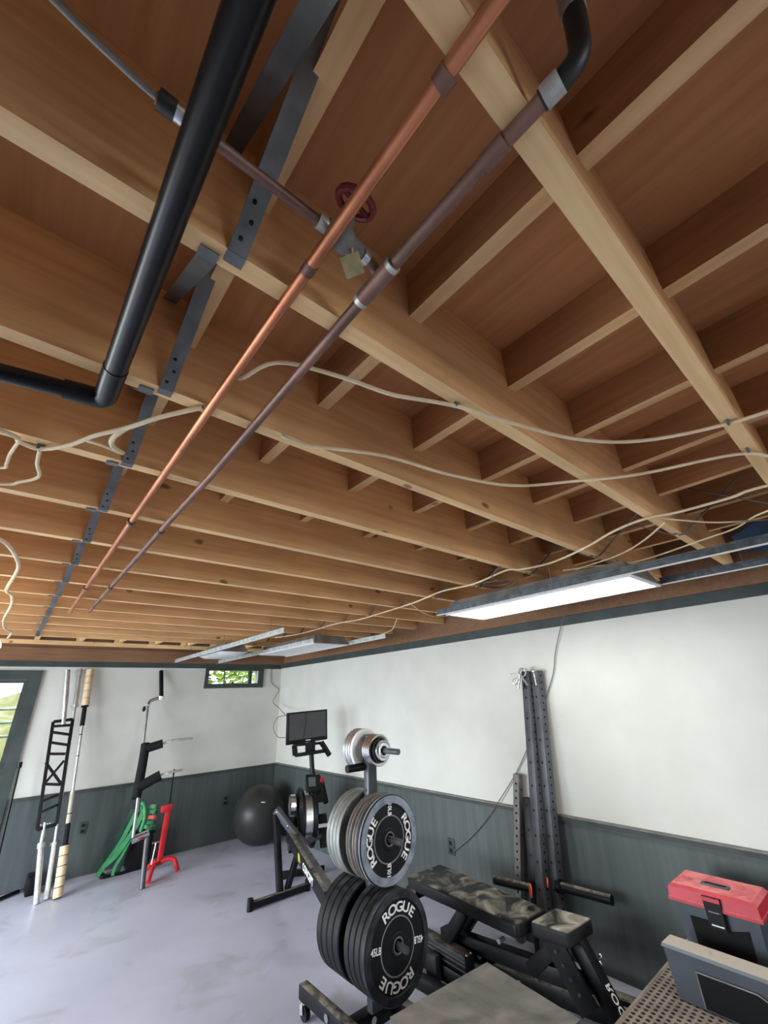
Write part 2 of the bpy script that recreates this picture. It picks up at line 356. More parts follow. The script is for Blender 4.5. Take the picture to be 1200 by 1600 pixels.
# wainscot sheets, cap rails, upper dark band and plank above it
WZ = .808
def sheets_y(x0, y0, y1, parent):
    y = y0
    while y < y1-.01:
        e = min(y+1.22, y1); MB().span((x0-.012, y, .0), (x0-.0005, e-.0004, WZ-.02)).build('wainscot_panel', M['green'], parent); y = e
def sheets_x(yw, x0, x1, parent):
    x = x0
    while x < x1-.01:
        e = min(x+1.22, x1); MB().span((x, yw-.012, .0), (e-.0004, yw-.0005, WZ-.02)).build('wainscot_panel', M['green'], parent); x = e
sheets_y(W, WF, D-.012, wall_right); sheets_x(D, .30, W, wall_back)
MB().span((WL+.0005, WF, 0), (WL+.012, GY0-.01, WZ)).build('wainscot_panel', M['green'], wall_left)
MB().span((WL+.012, WF+.0005, 0), (FX0-.01, WF+.012, WZ)).build('wainscot_panel', M['green'], wall_front)
MB().span((W-.03, WF, WZ-.022), (W-.0005, D-.03, WZ+.004)).build('wainscot_cap', M['greentrim'], wall_right)
MB().span((.30, D-.026, WZ-.03), (W-.0005, D-.0005, WZ+.004)).build('wainscot_cap', M['greentrim'], wall_back)
MB().span((W-.034, WF, WZ+.004), (W-.0005, D-.034, WZ+.012)).build('wainscot_lip', M['greysteel'], wall_right)
MB().span((W-.02, WF, 2.122), (W-.0005, D-.02, 2.19)).build('wall_band', M['greentrim'], wall_right)
MB().span((WL, D-.02, 2.115), (W-.0005, D-.0005, 2.175)).build('wall_band', M['greentrim'], wall_back)
MB().span((W-.045, WF, 2.19), (W-.0005, D-.045, JZ-.001)).build('ledger_beam', M['beam'], wall_right)
MB().span((WL, D-.16, 2.175), (W-.0005, D-.0005, JZ-.001)).build('ledger_beam', M['beam'], wall_back)
MB().span((W-.03, WF, JZ), (W-.0005, D-.03, WTOP)).build('rim_board', M['beam'], wall_right)
MB().span((WL, D-.14, JZ), (W-.0005, D-.0005, WTOP)).build('rim_board', M['beam'], wall_back)
# ceiling: plywood subfloor carrying joists, blocking and cross bridging
ceiling = struct(MB().span((WL-T, WF-T, JT), (W+T, D+T, JT+.03)).build('ceiling', M['ply']))
NEAR = [.068 + .4058*n for n in range(-12, 14)] + [6.02]
jm = None
for y in NEAR:
    if jm is None:
        b = MB().span((WL, 0, JZ), (W-.031, .037, JT-.0005)); jm = [v.copy() for v in b.v]
    o = MB(); o.v = [v + V((0, y, 0)) for v in jm]; o.f = b.f; o.sm = b.sm
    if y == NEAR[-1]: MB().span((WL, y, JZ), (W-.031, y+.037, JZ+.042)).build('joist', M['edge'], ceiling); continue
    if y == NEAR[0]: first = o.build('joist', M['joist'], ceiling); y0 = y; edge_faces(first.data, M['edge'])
    else:
        c = first.copy(); COL.objects.link(c); c.parent = ceiling; c.location = first.location + V((0, y-y0, 0))
BX = [.125 + .396*k for k in range(0, 8)]
ends = NEAR + [D-.16]
bmeshes = {}
for i in range(8, len(NEAR)):
    ya = NEAR[i]+.037; yb = ends[i+1]
    for x in BX:
        key = round(yb-ya, 3)
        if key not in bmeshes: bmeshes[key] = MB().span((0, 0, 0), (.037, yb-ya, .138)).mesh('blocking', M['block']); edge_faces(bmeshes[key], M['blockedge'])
        o = bpy.data.objects.new('blocking', bmeshes[key]); COL.objects.link(o); o.parent = ceiling
        if i >= len(NEAR)-2:
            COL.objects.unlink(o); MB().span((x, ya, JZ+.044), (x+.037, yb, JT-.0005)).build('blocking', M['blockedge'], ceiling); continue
        o.location = V((x + random.uniform(-.006, .006), ya, JT-.1385)) - wloc(ceiling)
# cross bridging straps (two rows); each strap is bent steel from the foot of one joist to the head of the next
def strap(x, ya, za, yb, zb, w):
    d = V((0, yb-ya, zb-za)); m = MB(); m.bar((x, ya, za), (x, yb, zb), w, .003, up=(0, -d.z, d.y))
    s = 1 if yb > ya else -1
    m.bar((x, ya, za), (x, ya - s*.022, za-.0005), w, .003)          # foot folded under the joist
    return m
for row, (bx, wd, lo_, hi_) in enumerate(((.102, .03, 9, 25), (2.30, .016, 12, 25))):
    for i in range(lo_, hi_):
        ya = NEAR[i]+.037; yb = NEAR[i+1]
        s1 = strap(bx+.018, yb-.002, JZ-.003, ya+.004, JT-.03, wd).build('bridging_strap', M['zinc'], ceiling)
        if row == 0 and 10 < i < 18:
            for k in range(3): MB().cyl((bx+.012+.006*(k % 2), yb-.03-.022*k, JZ-.006+.016*k), (bx+.012+.006*(k % 2), yb-.031-.022*k, JZ-.002+.016*k), .0035, n=8).build('nail', M['void'], s1)
        s2 = strap(bx-.018, ya+.002, JZ-.003, yb-.004, JT-.03, wd).build('bridging_strap', M['zinc'], ceiling)
# door_1 with glazing
dr = struct(MB().span((DX0, D+.05, .0), (DX0+.09, D+.09, DZ1)).span((DX1-.04, D+.05, 0), (DX1-.0205, D+.09, DZ1)).span((DX0+.09, D+.05, DZ1-.03), (DX1-.04, D+.09, DZ1)).span((DX0+.09, D+.05, 0), (DX1-.04, D+.09, .5)).build('door_1', M['greentrim']))
MB().span((DX0+.09, D+.066, .5), (DX1-.04, D+.072, DZ1-.03)).build('pane', M['glass'], dr)
MB().span((DX1, D-.03, 0), (.297, D-.0005, 2.073)).build('door_casing', M['greentrim'], dr)
MB().span((DX0-.11, D-.03, DZ1), (DX1, D-.0005, 2.073)).build('door_casing', M['greentrim'], dr)
MB().span((DX0-.11, D-.03, 0), (DX0, D-.0005, DZ1)).build('door_casing', M['greentrim'], dr)
MB().span((DX1-.02, D, 0), (DX1-.0005, D+.13, DZ1)).build('door_jamb', M['greentrim'], dr)
# window_1: two panes, a mullion, dark frame
wn = struct(MB().span((2.148, D-.028, 1.848), (3.028, D-.0005, WZ0+.004)).span((2.148, D-.028, WZ1-.004), (3.028, D-.0005, 2.114)).span((2.148, D-.028, WZ0), (WX0+.004, D-.0005, WZ1)).span((WX1-.004, D-.028, WZ0), (3.028, D-.0005, WZ1)).build('window_1', M['greentrim']))
MB().span((2.815, D+.02, WZ0), (2.858, D+.06, WZ1)).build('mullion', M['greentrim'], wn)
MB().span((2.437, D+.03, WZ0), (2.447, D+.05, WZ1)).build('glazing_bar', M['greentrim'], wn)
MB().span((WX0, D+.036, WZ0), (2.437, D+.042, WZ1)).build('pane', M['glass'], wn)
MB().span((2.447, D+.036, WZ0), (2.815, D+.042, WZ1)).build('pane', M['glass'], wn)
MB().span((2.858, D+.036, WZ0), (WX1, D+.042, WZ1)).build('pane', M['glass'], wn)
MB().box((2.57, D+.028, WZ0+.014), (.03, .02, .028), bevel=.004).build('window_latch', M['plastic'], wn)
# outlets on the wainscot
def outlet(name, c, n, label):
    r = thing(name, c, label, 'outlet', 'wall outlets'); n = V(n); x = V((0, 0, 1)).cross(n); R = Matrix((x, -n, V((0, 0, 1)))).transposed()
    MB().box(V(c)+n*.004, (.075, .008, .118), R, .003).build('cover_plate', M['greentrim'], r)
    for dz in (-.027, .027): MB().box(V(c)+n*.0095+V((0, 0, dz)), (.034, .004, .028), R, .001).build('socket', M['plastic'], r)
outlet('wall_outlet', (W-.0125, 3.085, .43), (-1, 0, 0), 'dark outlet on the right wainscot behind the weight bench')
outlet('wall_outlet', (2.62, D-.0125, .455), (0, -1, 0), 'dark outlet on the back wainscot between red stand and ball')
outlet('wall_outlet', (1.03, D-.0125, .44), (0, -1, 0), 'dark outlet on back wainscot between leaning barbells and green bands')
# outside
yard = struct(MB().span((-7, D+T, -.25), (9, D+9, -.12)).build('yard_ground', M['grass']))
struct(MB().span((-9, -12, -.3), (WL-T, D+T, -.14)).build('driveway_ground', M['paving']))
struct(MB().span((WL-T, -12, -.3), (9, WF-T, -.14)).build('driveway_ground', M['paving']))
def bank():
    m = MB(); nx, ny = 36, 12; vs = []; fs = []
    for j in range(ny+1):
        for i in range(nx+1):
            x = -6+14*i/nx; y = D+2.2+4*j/ny; z = -.15 + 2.15*(j/ny)**.8 + .14*math.sin(x*2.3+j)+random.uniform(-.07, .07); vs.append((x, y, z))
    for j in range(ny):
        for i in range(nx): a = j*(nx+1)+i; fs.append([a, a+1, a+nx+2, a+nx+1])
    m.add(vs, fs, True); o = m.build('grass_bank', M['dry']); o['label'] = 'dry grassy bank rising outside the glazed door'; o['category'] = 'bank'
bank()
def bush(c, r, n, label, mt):
    m = MB()
    for i in range(n):
        a, b = random.uniform(0, 6.283), math.acos(random.uniform(-1, 1)); q = r*random.uniform(.75, 1.05)
        p = V(c) + V((q*math.sin(b)*math.cos(a)*1.5, q*.6*math.sin(b)*math.sin(a), q*math.cos(b)*.8))
        d = V((random.uniform(-1, 1), random.uniform(-1, 1), random.uniform(-1, 1))).normalized(); x, y, _ = basis(d); s = .07
        m.add([p-x*s, p+y*s*.5, p+x*s, p-y*s*.5, ], [[0, 1, 2, 3]])
    o = thing('leafy_bush', (c[0], c[1], -.12), label, 'bush'); m.build('foliage', mt, o)
    MB().cyl((c[0], c[1], -.13), (c[0], c[1], c[2]), .04, .02, n=8).build('stem', M['black'], o)
bush((2.5, D+1.6, 2.1), .75, 1500, 'yellow-green bush outside the small high window', M['leaf'])
bush((-.1, D+1.5, .75), .5, 900, 'low green bush outside the glazed door', M['leaf'])
rr = thing('yard_railing', (-.3, D+.75, -.12), 'pale blue-grey horizontal railing outside the glazed door', 'railing')
for z in (1.38, 1.53, 1.68): MB().cyl((-1.3, D+.75, z), (.75, D+.75, z), .017, n=10).build('rail', M['rail'], rr)
for x in (-1.25, .7): MB().cyl((x, D+.75, -.12), (x, D+.75, 1.72), .02, n=10).build('post', M['rail'], rr)

# ------------------------------------------------------------------ plumbing under the joists
def pipe_thing(name, label, pts, r, m, joints=(), jm=None, group=None, straight=True):
    o = thing(name, pts[0], label, 'pipe', group)
    mb = MB(); mb.tube(pts, r, 14, 1); mb.build('pipe_run', m, o)
    for a, b, rr, jmat, nm in joints: MB().cyl(a, b, rr, n=16).build(nm, jmat, o)
    return o
PZ = JZ-.013
p1 = pipe_thing('copper_pipe', 'bright copper pipe running straight under the joists, left of the pair', [(.221, -1.2, PZ), (.218, .9, PZ), (.22, 1.7, PZ), (.232, 3.79, PZ)], .0105, M['copper'],
    [((.221, .108, PZ), (.221, .126, PZ), .0132, M['copperold'], 'coupling'), ((.219, .405, PZ), (.219, .425, PZ), .0114, M['copperold'], 'coupling'),
     ((.219, 1.72, PZ), (.219, 1.74, PZ), .014, M['cableblack'], 'pipe_clip'), ((.225, 2.94, PZ), (.225, 2.955, PZ), .014, M['cableblack'], 'pipe_clip'), ((.232, 3.77, PZ), (.232, 3.80, PZ), .0145, M['copper'], 'end_cap')])
p2 = pipe_thing('copper_pipe', 'aged brownish copper pipe under the joists, right of the pair, with white solder joints', [(.328, .03, PZ), (.325, .125, PZ), (.323, .363, PZ), (.335, 1.2, PZ), (.333, 1.75, PZ), (.341, 3.72, PZ)], .0105, M['copperold'],
    [((.323, .33, PZ), (.323, .405, PZ), .0145, M['copperold'], 'tee_fitting'), ((.323, .405, PZ), (.323, .414, PZ), .0142, M['solder'], 'solder_joint'), ((.323, .321, PZ), (.323, .33, PZ), .0142, M['solder'], 'solder_joint'),
     ((.326, .105, PZ), (.326, .14, PZ), .0128, M['copperold'], 'coupling'), ((.328, .03, PZ), (.327, .052, PZ), .0142, M['solder'], 'solder_joint'),
     ((.334, 1.76, PZ), (.334, 1.78, PZ), .013, M['cableblack'], 'pipe_clip'), ((.337, 2.86, PZ), (.337, 2.875, PZ), .013, M['cableblack'], 'pipe_clip'), ((.341, 3.70, PZ), (.341, 3.735, PZ), .0138, M['copper'], 'end_cap')])
MB().tube([(.327, .055, PZ), (.329, .025, PZ+.001), (.330, .008, PZ+.012), (.327, .0, PZ+.04), (.31, -.01, PZ+.10), (.29, -.02, PZ+.2), (.28, -.02, PZ+.29)], .0125, 14, 3).build('elbow_riser', M['cableblack'], p2)
MB().cyl((.319, -.005, PZ+.068), (.312, -.009, PZ+.095), .0142, n=14).build('solder_joint', M['solder'], p2)
# branch with gate valve
BZ = JZ+.008
br_ = pipe_thing('branch_pipe', 'thin dark branch pipe crossing above the copper pipes to a red-handled valve', [(-.03, .353, BZ), (.0, .353, BZ), (.205, .352, BZ)], .0078, M['copperold'],
    [((-.028, .353, BZ), (-.008, .353, BZ), .0125, M['cableblack'], 'coupling'), ((-.008, .353, BZ), (.004, .353, BZ), .0115, M['chrome'], 'chrome_nut'), ((.196, .352, BZ), (.214, .352, BZ), .0115, M['solder'], 'solder_joint')])
MB().tube([(-.026, .353, BZ), (-.06, .352, BZ+.004), (-.13, .344, BZ+.012), (-.22, .33, BZ+.03), (-.34, .29, BZ+.09), (-.42, .27, BZ+.17)], .0042, 10, 5).build('flexible_tail', M['greysteel'], br_)
MB().tube([(.275, .352, BZ), (.30, .355, BZ), (.318, .359, BZ-.006), (.323, .362, PZ)], .0095, 12, 4).build('elbow', M['copperold'], br_)
MB().cyl((.282, .353, BZ), (.294, .354, BZ), .0115, n=14).build('solder_joint', M['solder'], br_)
vl = thing('gate_valve', (.245, .352, BZ), 'grey gate valve with dark red wheel handle on the branch pipe', 'valve')
MB().cyl((.212, .352, BZ), (.278, .352, BZ), .015, n=8).sphere((.245, .352, BZ), .021, 14, 10).cyl((.245, .352, BZ), (.245, .335, BZ+.045), .010, n=10).build('valve_body', M['greysteel'], vl)
MB().cyl((.255, .352, BZ-.012), (.262, .352, BZ-.028), .007, n=10).build('drain_cap', M['solder'], vl)
hd = MB(); hc = V((.247, .322, BZ+.058)); hx, hy, hz = basis(V((.1, -.55, .9)))
hd.tube([hc+hx*.03*math.cos(t*math.pi/8)+hy*.03*math.sin(t*math.pi/8) for t in range(17)], .006, 8, 1)
for k in range(4): hd.bar(hc, hc+hx*.03*math.cos(k*math.pi/2)+hy*.03*math.sin(k*math.pi/2), .007, .006)
hd.cyl(hc-hz*.02, hc+hz*.008, .008, n=10).build('wheel_handle', M['darkred'], vl)
tg = thing('valve_tag', (.258, .352, BZ-.06), 'small square brass tag hanging by string from the valve', 'tag')
tn = (V((0, 0, HC))-V((.2585, .348, BZ-.052))).normalized(); txx = V((0, 0, 1)).cross(tn).normalized(); tyy = tn.cross(txx)
MB().box((.2585, .348, BZ-.052), (.030, .031, .002), Matrix((txx, tyy, tn)).transposed() @ Matrix.Rotation(.35, 3, 'Z'), .0008).build('tag_plate', M['tag'], tg)
MB().tube([(.250, .345, BZ+.02), (.256, .345, BZ-.015), (.2585, .348, BZ-.037)], .0011, 6, 3).build('string', M['cable'], tg)
# black drain pipe
bz = JZ-.036
dp = thing('drain_pipe', (.02, .9, bz), 'thick black plastic drain pipe with elbow turning left under the joists', 'pipe')
MB().cyl((.033, -1.2, bz), (.018, .83, bz), .021, n=24).build('pipe_run', M['abs'], dp)
MB().cyl((.018, .825, bz), (.0175, .915, bz), .0225, n=24).build('elbow_socket', M['abs'], dp)
MB().tube([(.0178, .90, bz), (.0165, .935, bz), (.004, .952, bz), (-.03, .957, bz)], .0222, 20, 4).build('elbow', M['abs'], dp)
MB().cyl((-.02, .956, bz), (-1.2, 1.16, bz+.0), .0185, n=20).build('side_run', M['abs'], dp)
MB().cyl((-.02, .956, bz), (-.055, .962, bz), .022, n=20).build('side_socket', M['abs'], dp)

# ------------------------------------------------------------------ cables
def cable(pts, label, r=.0052, m='cable', group='loose cables under the ceiling', flat=None, clips=(), name='electric_cable'):
    o = thing(name, pts[0], label, 'cable', group)
    MB().tube(pts, r, 8, 5).build('sheath', M[m], o)
    for c in clips: MB().box(c, (.018, .008, .016), None, .002).build('staple', M['zinc'], o)
    return o
cable([(.275, .886, 2.446), (.262, .80, 2.37), (.29, .676, 2.342), (.403, .62, 2.330), (.52, .57, 2.304), (.574, .549, 2.303), (.694, .502, 2.306), (.859, .455, 2.302), (1.063, .383, 2.296), (1.228, .274, 2.298), (1.351, .103, 2.308), (1.40, -.1, 2.31), (1.5, -.6, 2.31)], 'upper cream cable looping from the copper pipes under two joists', clips=[(.694, .502, 2.311), (1.351, .09, 2.311)])
cable([(.402, .886, 2.365), (.415, .884, 2.318), (.426, .872, 2.302), (.5, .863, 2.302), (.692, .783, 2.302), (.928, .742, 2.300), (1.165, .661, 2.298), (1.326, .514, 2.303), (1.451, .355, 2.300), (1.586, .114, 2.308), (1.75, .0, 2.308), (2.0, -.4, 2.31)], 'second cream cable sagging just below the upper one', clips=[(1.586, .09, 2.311)])
cable([(-.5, 1.18, 2.3), (-.163, 1.267, 2.3), (-.125, 1.303, 2.3), (-.081, 1.32, 2.303), (-.021, 1.243, 2.3), (.025, 1.153, 2.3), (.082, 1.068, 2.3), (.133, .975, 2.3), (.205, .888, 2.31)], 'cream cable stretching from left edge to the copper pipe', r=.006, clips=[(-.081, 1.318, 2.309)])
cable([(-.081, 1.32, 2.3), (-.082, 1.413, 2.3), (-.074, 1.502, 2.3), (-.117, 1.574, 2.3), (-.162, 1.622, 2.3), (-.4, 1.75, 2.31)], 'cream cable dropping and bending left near the black elbow', r=.005)
cable([(-.127, 1.312, 2.302), (-.142, 1.393, 2.3), (-.149, 1.463, 2.3), (-.163, 1.5, 2.3), (-.3, 1.6, 2.31)], 'short darker cable curling at the left edge', r=.0045)
cable([(.082, 1.068, 2.302), (.061, 1.124, 2.292), (.066, 1.169, 2.292), (.097, 1.225, 2.31)], 'short cream cable loop beside the metal bridging strap', r=.0065)
cable([(.010, 1.19, 2.298), (.051, 1.179, 2.29), (.09, 1.228, 2.31)], 'small thin cable end joining the short loop', r=.0045)
cable([(-.3, 2.0, 2.31), (-.16, 2.223, 2.3), (-.131, 2.298, 2.3), (-.104, 2.46, 2.3), (-.091, 2.699, 2.3), (-.129, 3.227, 2.303), (-.103, 3.365, 2.3), (-.098, 3.69, 2.3), (-.131, 4.343, 2.3), (-.119, 4.833, 2.3), (-.073, 5.058, 2.3), (-.094, 5.487, 2.302)], 'wavy cream cable along the left edge of the far ceiling', r=.0085)
cable([(2.1, -.3, 2.31), (1.961, .104, 2.308), (1.951, .217, 2.3), (1.94, .387, 2.3), (1.926, .504, 2.308), (1.928, .637, 2.296), (2.023, .799, 2.292), (2.137, .993, 2.3), (2.159, 1.12, 2.298), (2.113, 1.256, 2.296), (2.095, 1.331, 2.306), (2.163, 1.624, 2.298), (2.157, 1.899, 2.304), (2.224, 2.222, 2.298), (2.294, 2.681, 2.302), (2.308, 3.06, 2.298), (2.267, 3.359, 2.302), (2.284, 4.053, 2.3), (2.201, 4.48, 2.304)], 'long cream cable running beside the lit ceiling light to the far fixtures', r=.0055)
cable([(2.2, -.2, 2.31), (2.268, .153, 2.305), (2.39, .287, 2.3), (2.441, .425, 2.298), (2.568, .764, 2.3), (2.46, .968, 2.302), (2.401, 1.134, 2.306)], 'thin cable above the near end of the lit light', r=.004)
cable([(2.5, .08, 2.306), (2.384, .172, 2.3), (2.212, .319, 2.296), (2.047, .419, 2.302), (1.96, .47, 2.31)], 'thin cable crossing toward the right edge above the light rail', r=.004)
cable([(2.041, .466, 2.306), (2.226, .639, 2.298), (2.361, .818, 2.3), (2.428, 1.068, 2.302)], 'thin slanting cable above the middle of the lit light', r=.004)
cable([(2.864, 2.471, 2.29), (2.712, 2.484, 2.27), (2.486, 2.415, 2.275), (2.213, 2.282, 2.3)], 'thin cable arc at the far end of the lit light', r=.0045)
cable([(2.627, 2.892, 2.306), (2.80, 3.15, 2.26), (2.963, 3.474, 2.27), (3.2, 3.9, 2.30)], 'pair of thin cables drooping near the right wall beam', r=.005)
cable([(2.0, 1.30, 2.31), (2.08, 1.42, 2.28), (2.22, 1.40, 2.27), (2.28, 1.52, 2.28), (2.18, 1.56, 2.29), (2.25, 1.36, 2.285), (2.34, 1.5, 2.27), (2.36, 1.65, 2.29)], 'tangle of dark thin wires above the lit light', r=.003, m='cabledark')
cable([(3.318, 1.56, 2.30), (3.318, 1.612, 2.238), (3.312, 1.696, 2.088), (3.318, 1.777, 1.923), (3.320, 1.825, 1.782), (3.318, 1.915, 1.62), (3.318, 2.044, 1.413), (3.318, 2.207, 1.18), (3.316, 2.363, .99), (3.30, 2.593, .752), (3.31, 2.824, .554), (3.31, 3.06, .40)], 'thin grey cord hanging down the white right wall to an outlet', r=.0035, m='cabledark', group='wall cords')
cable([(3.165, 6.49, 2.115), (3.175, 6.49, 1.92), (3.30, 6.47, 1.815), (3.26, 6.45, 1.743), (3.181, 6.40, 1.637), (3.14, 6.1, 1.55), (2.85, 5.3, 1.46), (2.70, 4.75, 1.43), (2.6, 4.655, 1.42)], 'thin dark cord from the small window to the monitor', r=.0045, m='cabledark', group='wall cords')
cable([(2.5, 4.655, 1.50), (2.40, 4.70, 1.48), (2.37, 4.72, 1.38), (2.42, 4.70, 1.29), (2.49, 4.655, 1.28)], 'small dark cord loop at the left side of the monitor', r=.0035, m='cabledark', group='wall cords')

# ------------------------------------------------------------------ ceiling lights and grid rails
RZ = 2.17
def rail(x, y0, y1, label, m='rail', dx=0.):
    o = thing('grid_rail', (x, y0, RZ), label, 'rail', 'ceiling grid rails')
    MB().span((x-.012, y0, RZ), (x+.012, y1, RZ+.003)).build('rail_flange', M['white'], o)
    MB().span((x-.0015, y0, RZ+.003), (x+.0015, y1, RZ+.036)).span((x-.007, y0, RZ+.03), (x+.007, y1, RZ+.04)).build('rail_web', M[m], o)
    y = y0+.25
    while y < y1-.1: MB().cyl((x, y, RZ+.038), (x, y, JZ+.004), .0016, n=6).build('hanger_wire', M['zinc'], o); y += 1.1
    return o
rail(2.262, -2.4, 2.05, 'white-edged grid rail along the left side of the lit light', 'raildark')
rail(2.690, -1.0, .73, 'white-edged grid rail past the near end of the lit light', 'raildark')
rail(1.665, 3.24, 6.3, 'leftmost of the far white grid rails near the small window')
rail(2.245, 3.72, 6.3, 'middle one of the far white grid rails')
rail(2.70, 3.15, 5.15, 'far white grid rail nearest the right wall')
def troffer(x0, x1, y0, y1, z, lit, label, grp='ceiling light panels'):
    o = thing('ceiling_light', ((x0+x1)/2, (y0+y1)/2, z), label, 'ceiling light', grp)
    h = MB(); t = .006
    bot = [V((x0, y0, z)), V((x1, y0, z)), V((x1, y1, z)), V((x0, y1, z))]; i = .035
    top = [V((x0+i, y0+i, z+.085)), V((x1-i, y0+i, z+.085)), V((x1-i, y1-i, z+.085)), V((x0+i, y1-i, z+.085))]
    for a in range(4):
        b = (a+1) % 4; h.add([bot[a], bot[b], top[b], top[a]], [[0, 1, 2, 3]])
    h.add(top, [[0, 1, 2, 3]]); h.build('housing', M['housing'], o)
    f = MB(); w = .022
    f.span((x0, y0, z-.008), (x1, y0+w, z)).span((x0, y1-w, z-.008), (x1, y1, z)).span((x0, y0+w, z-.008), (x0+w, y1-w, z)).span((x1-w, y0+w, z-.008), (x1, y1-w, z)).build('frame', M['white'], o)
    MB().span((x0+w, y0+w, z-.006), (x1-w, y1-w, z-.002)).build('diffuser', M['glow'] if lit else M['white'], o)
    for yy in (y0+.12, y1-.12): MB().cyl(((x0+x1)/2, yy, z+.084), ((x0+x1)/2, yy, JZ+.004), .002, n=6).build('hanger_wire', M['zinc'], o)
    return o
troffer(2.278, 2.700, .735, 1.985, RZ+.002, True, 'brightly lit long white ceiling panel above the right wall')
troffer(2.278, 2.700, -2.3, -1.05, RZ+.002, True, 'added lit ceiling panel behind the viewer, out of view')  # unseen panel, added to light the near right side of the room
troffer(2.262, 2.690, 3.75, 5.0, RZ+.002, False, 'unlit white ceiling panel between the far grid rails')
o = thing('ceiling_light', (1.80, 5.3, RZ), 'unlit grey-housed light with white lens near the small window', 'ceiling light', 'ceiling light panels')
MB().hexa([(1.70, 4.75, RZ-.0), (2.02, 4.75, RZ-.0), (2.02, 5.45, RZ-.0), (1.70, 5.45, RZ-.0)], [(1.76, 4.8, RZ+.10), (1.96, 4.8, RZ+.10), (1.96, 5.4, RZ+.10), (1.76, 5.4, RZ+.10)]).build('housing', M['housing'], o)
MB().hexa([(1.75, 4.8, RZ-.025), (1.97, 4.8, RZ-.025), (1.97, 5.4, RZ-.025), (1.75, 5.4, RZ-.025)], [(1.70, 4.75, RZ-.001), (2.02, 4.75, RZ-.001), (2.02, 5.45, RZ-.001), (1.70, 5.45, RZ-.001)]).build('lens', M['white'], o)
for yy in (4.9, 5.3): MB().cyl((1.86, yy, RZ+.099), (1.86, yy, JZ+.004), .003, n=6).build('hanger_wire', M['zinc'], o)
o = thing('ceiling_light', (-.285, 3.2, 1.9), 'lit white globe ceiling lamp cut off by the left edge', 'ceiling light')
MB().sphere((-.285, 3.2, 1.985), .215, 28, 16, (1, 1, .42)).build('shade', M['globe'], o)
MB().cyl((-.285, 3.2, 2.06), (-.285, 3.2, JT-.001), .012, n=10).cyl((-.285, 3.2, JT-.03), (-.285, 3.2, JT-.001), .06, n=16).build('stem', M['white'], o)
ns = thing('folded_sheet', (2.62, .1, 2.19), 'dark blue plastic sheet lying on the grid rails at right edge', 'sheet')
m_ = MB()
vs = []; fs = []
for j in range(9):
    for i in range(9):
        vs.append((2.27+.42*i/8, -.45+.75*j/8, 2.212+.05*math.sin(i*1.1+j*.7)**2+.012*random.random()))
for j in range(8):
    for i in range(8): a = j*9+i; fs.append([a, a+1, a+10, a+9])
m_.add(vs, fs, True)
m_.add([V(v)+V((0, 0, .004)) for v in vs], fs, True); m_.build('sheet_fold', M['navy'], ns)

# ------------------------------------------------------------------ bars leaning on the back wall
def P3(*a): return [V(p) for p in a]
sb = thing('multi_grip_bar', (.70, 5.97, 0), 'black ladder-framed multi-grip bar with steel sleeves leaning by the door', 'barbell', 'bars leaning on the back wall')
MB().cyl((.703, 5.973, .002), (.643, 6.057, .419), .026, n=18).build('sleeve', M['satin'], sb)
MB().cyl((.643, 6.057, .419), (.637, 6.068, .46), .034, n=18).cyl((.6375, 6.067, .455), (.632, 6.10, .62), .016, n=14).build('collar', M['satin'], sb)
MB().cyl((.596, 6.28, 1.498), (.572, 6.322, 1.701), .022, n=18).build('collar', M['satin'], sb)
MB().cyl((.572, 6.322, 1.701), (.519, 6.405, 2.075), .0265, n=18).build('sleeve', M['satin'], sb)
fr = P3((.498, 6.287, 1.53), (.672, 6.29, 1.545), (.730, 6.092, .589), (.579, 6.088, .569))
for a in range(4): MB().bar(fr[a], fr[(a+1) % 4], .03, .024, up=(0, -1, .2), bevel=.003).build('frame_rail', M['black'], sb)
rg = P3((.502, 6.277, 1.485), (.672, 6.278, 1.487), (.508, 6.266, 1.429), (.677, 6.258, 1.392), (.513, 6.246, 1.331), (.680, 6.237, 1.292), (.515, 6.223, 1.224), (.674, 6.22, 1.208), (.532, 6.168, .954), (.694, 6.162, .928), (.552, 6.13, .80), (.691, 6.138, .842), (.568, 6.111, .71), (.703, 6.121, .755))
for i in range(0, len(rg), 2): MB().bar(rg[i], rg[i+1], .024, .03, up=(0, -1, .2), bevel=.003).build('grip', M['black'], sb)
MB().bar((.518, 6.205, 1.145), (.694, 6.162, .935), .024, .022, up=(0, -1, .2)).build('cross_brace', M['black'], sb)
MB().bar((.676, 6.205, 1.145), (.538, 6.162, .935), .024, .022, up=(0, -1, .2)).build('cross_brace', M['black'], sb)
for x in (.600, .655, .672): MB().sphere((x, 6.075, .61), .009, 8, 6).build('bolt', M['chrome'], sb)

bb = thing('chrome_barbell', (.79, 6.02, 0), 'plain steel barbell leaning between ladder-framed bar and beige-wrapped bar', 'barbell', 'bars leaning on the back wall')
A = V((.782, 6.03, .003)); B = V((.647, 6.443, 2.086)); q = lambda t: A+(B-A)*t
MB().cyl(q(0), q(.195), .0255, n=18).build('sleeve', M['satin'], bb)
MB().cyl(q(.195), q(.208), .037, n=18).build('collar', M['satin'], bb)
MB().cyl(q(.208), q(.80), .0148, n=14).build('shaft', M['satin'], bb)
MB().cyl(q(.80), q(.812), .037, n=18).build('collar', M['satin'], bb)
MB().cyl(q(.812), q(1), .0255, n=18).build('sleeve', M['satin'], bb)
for t in (.35, .64): MB().cyl(q(t), q(t+.004), .0158, n=14).build('knurl_ring', M['chrome'], bb)

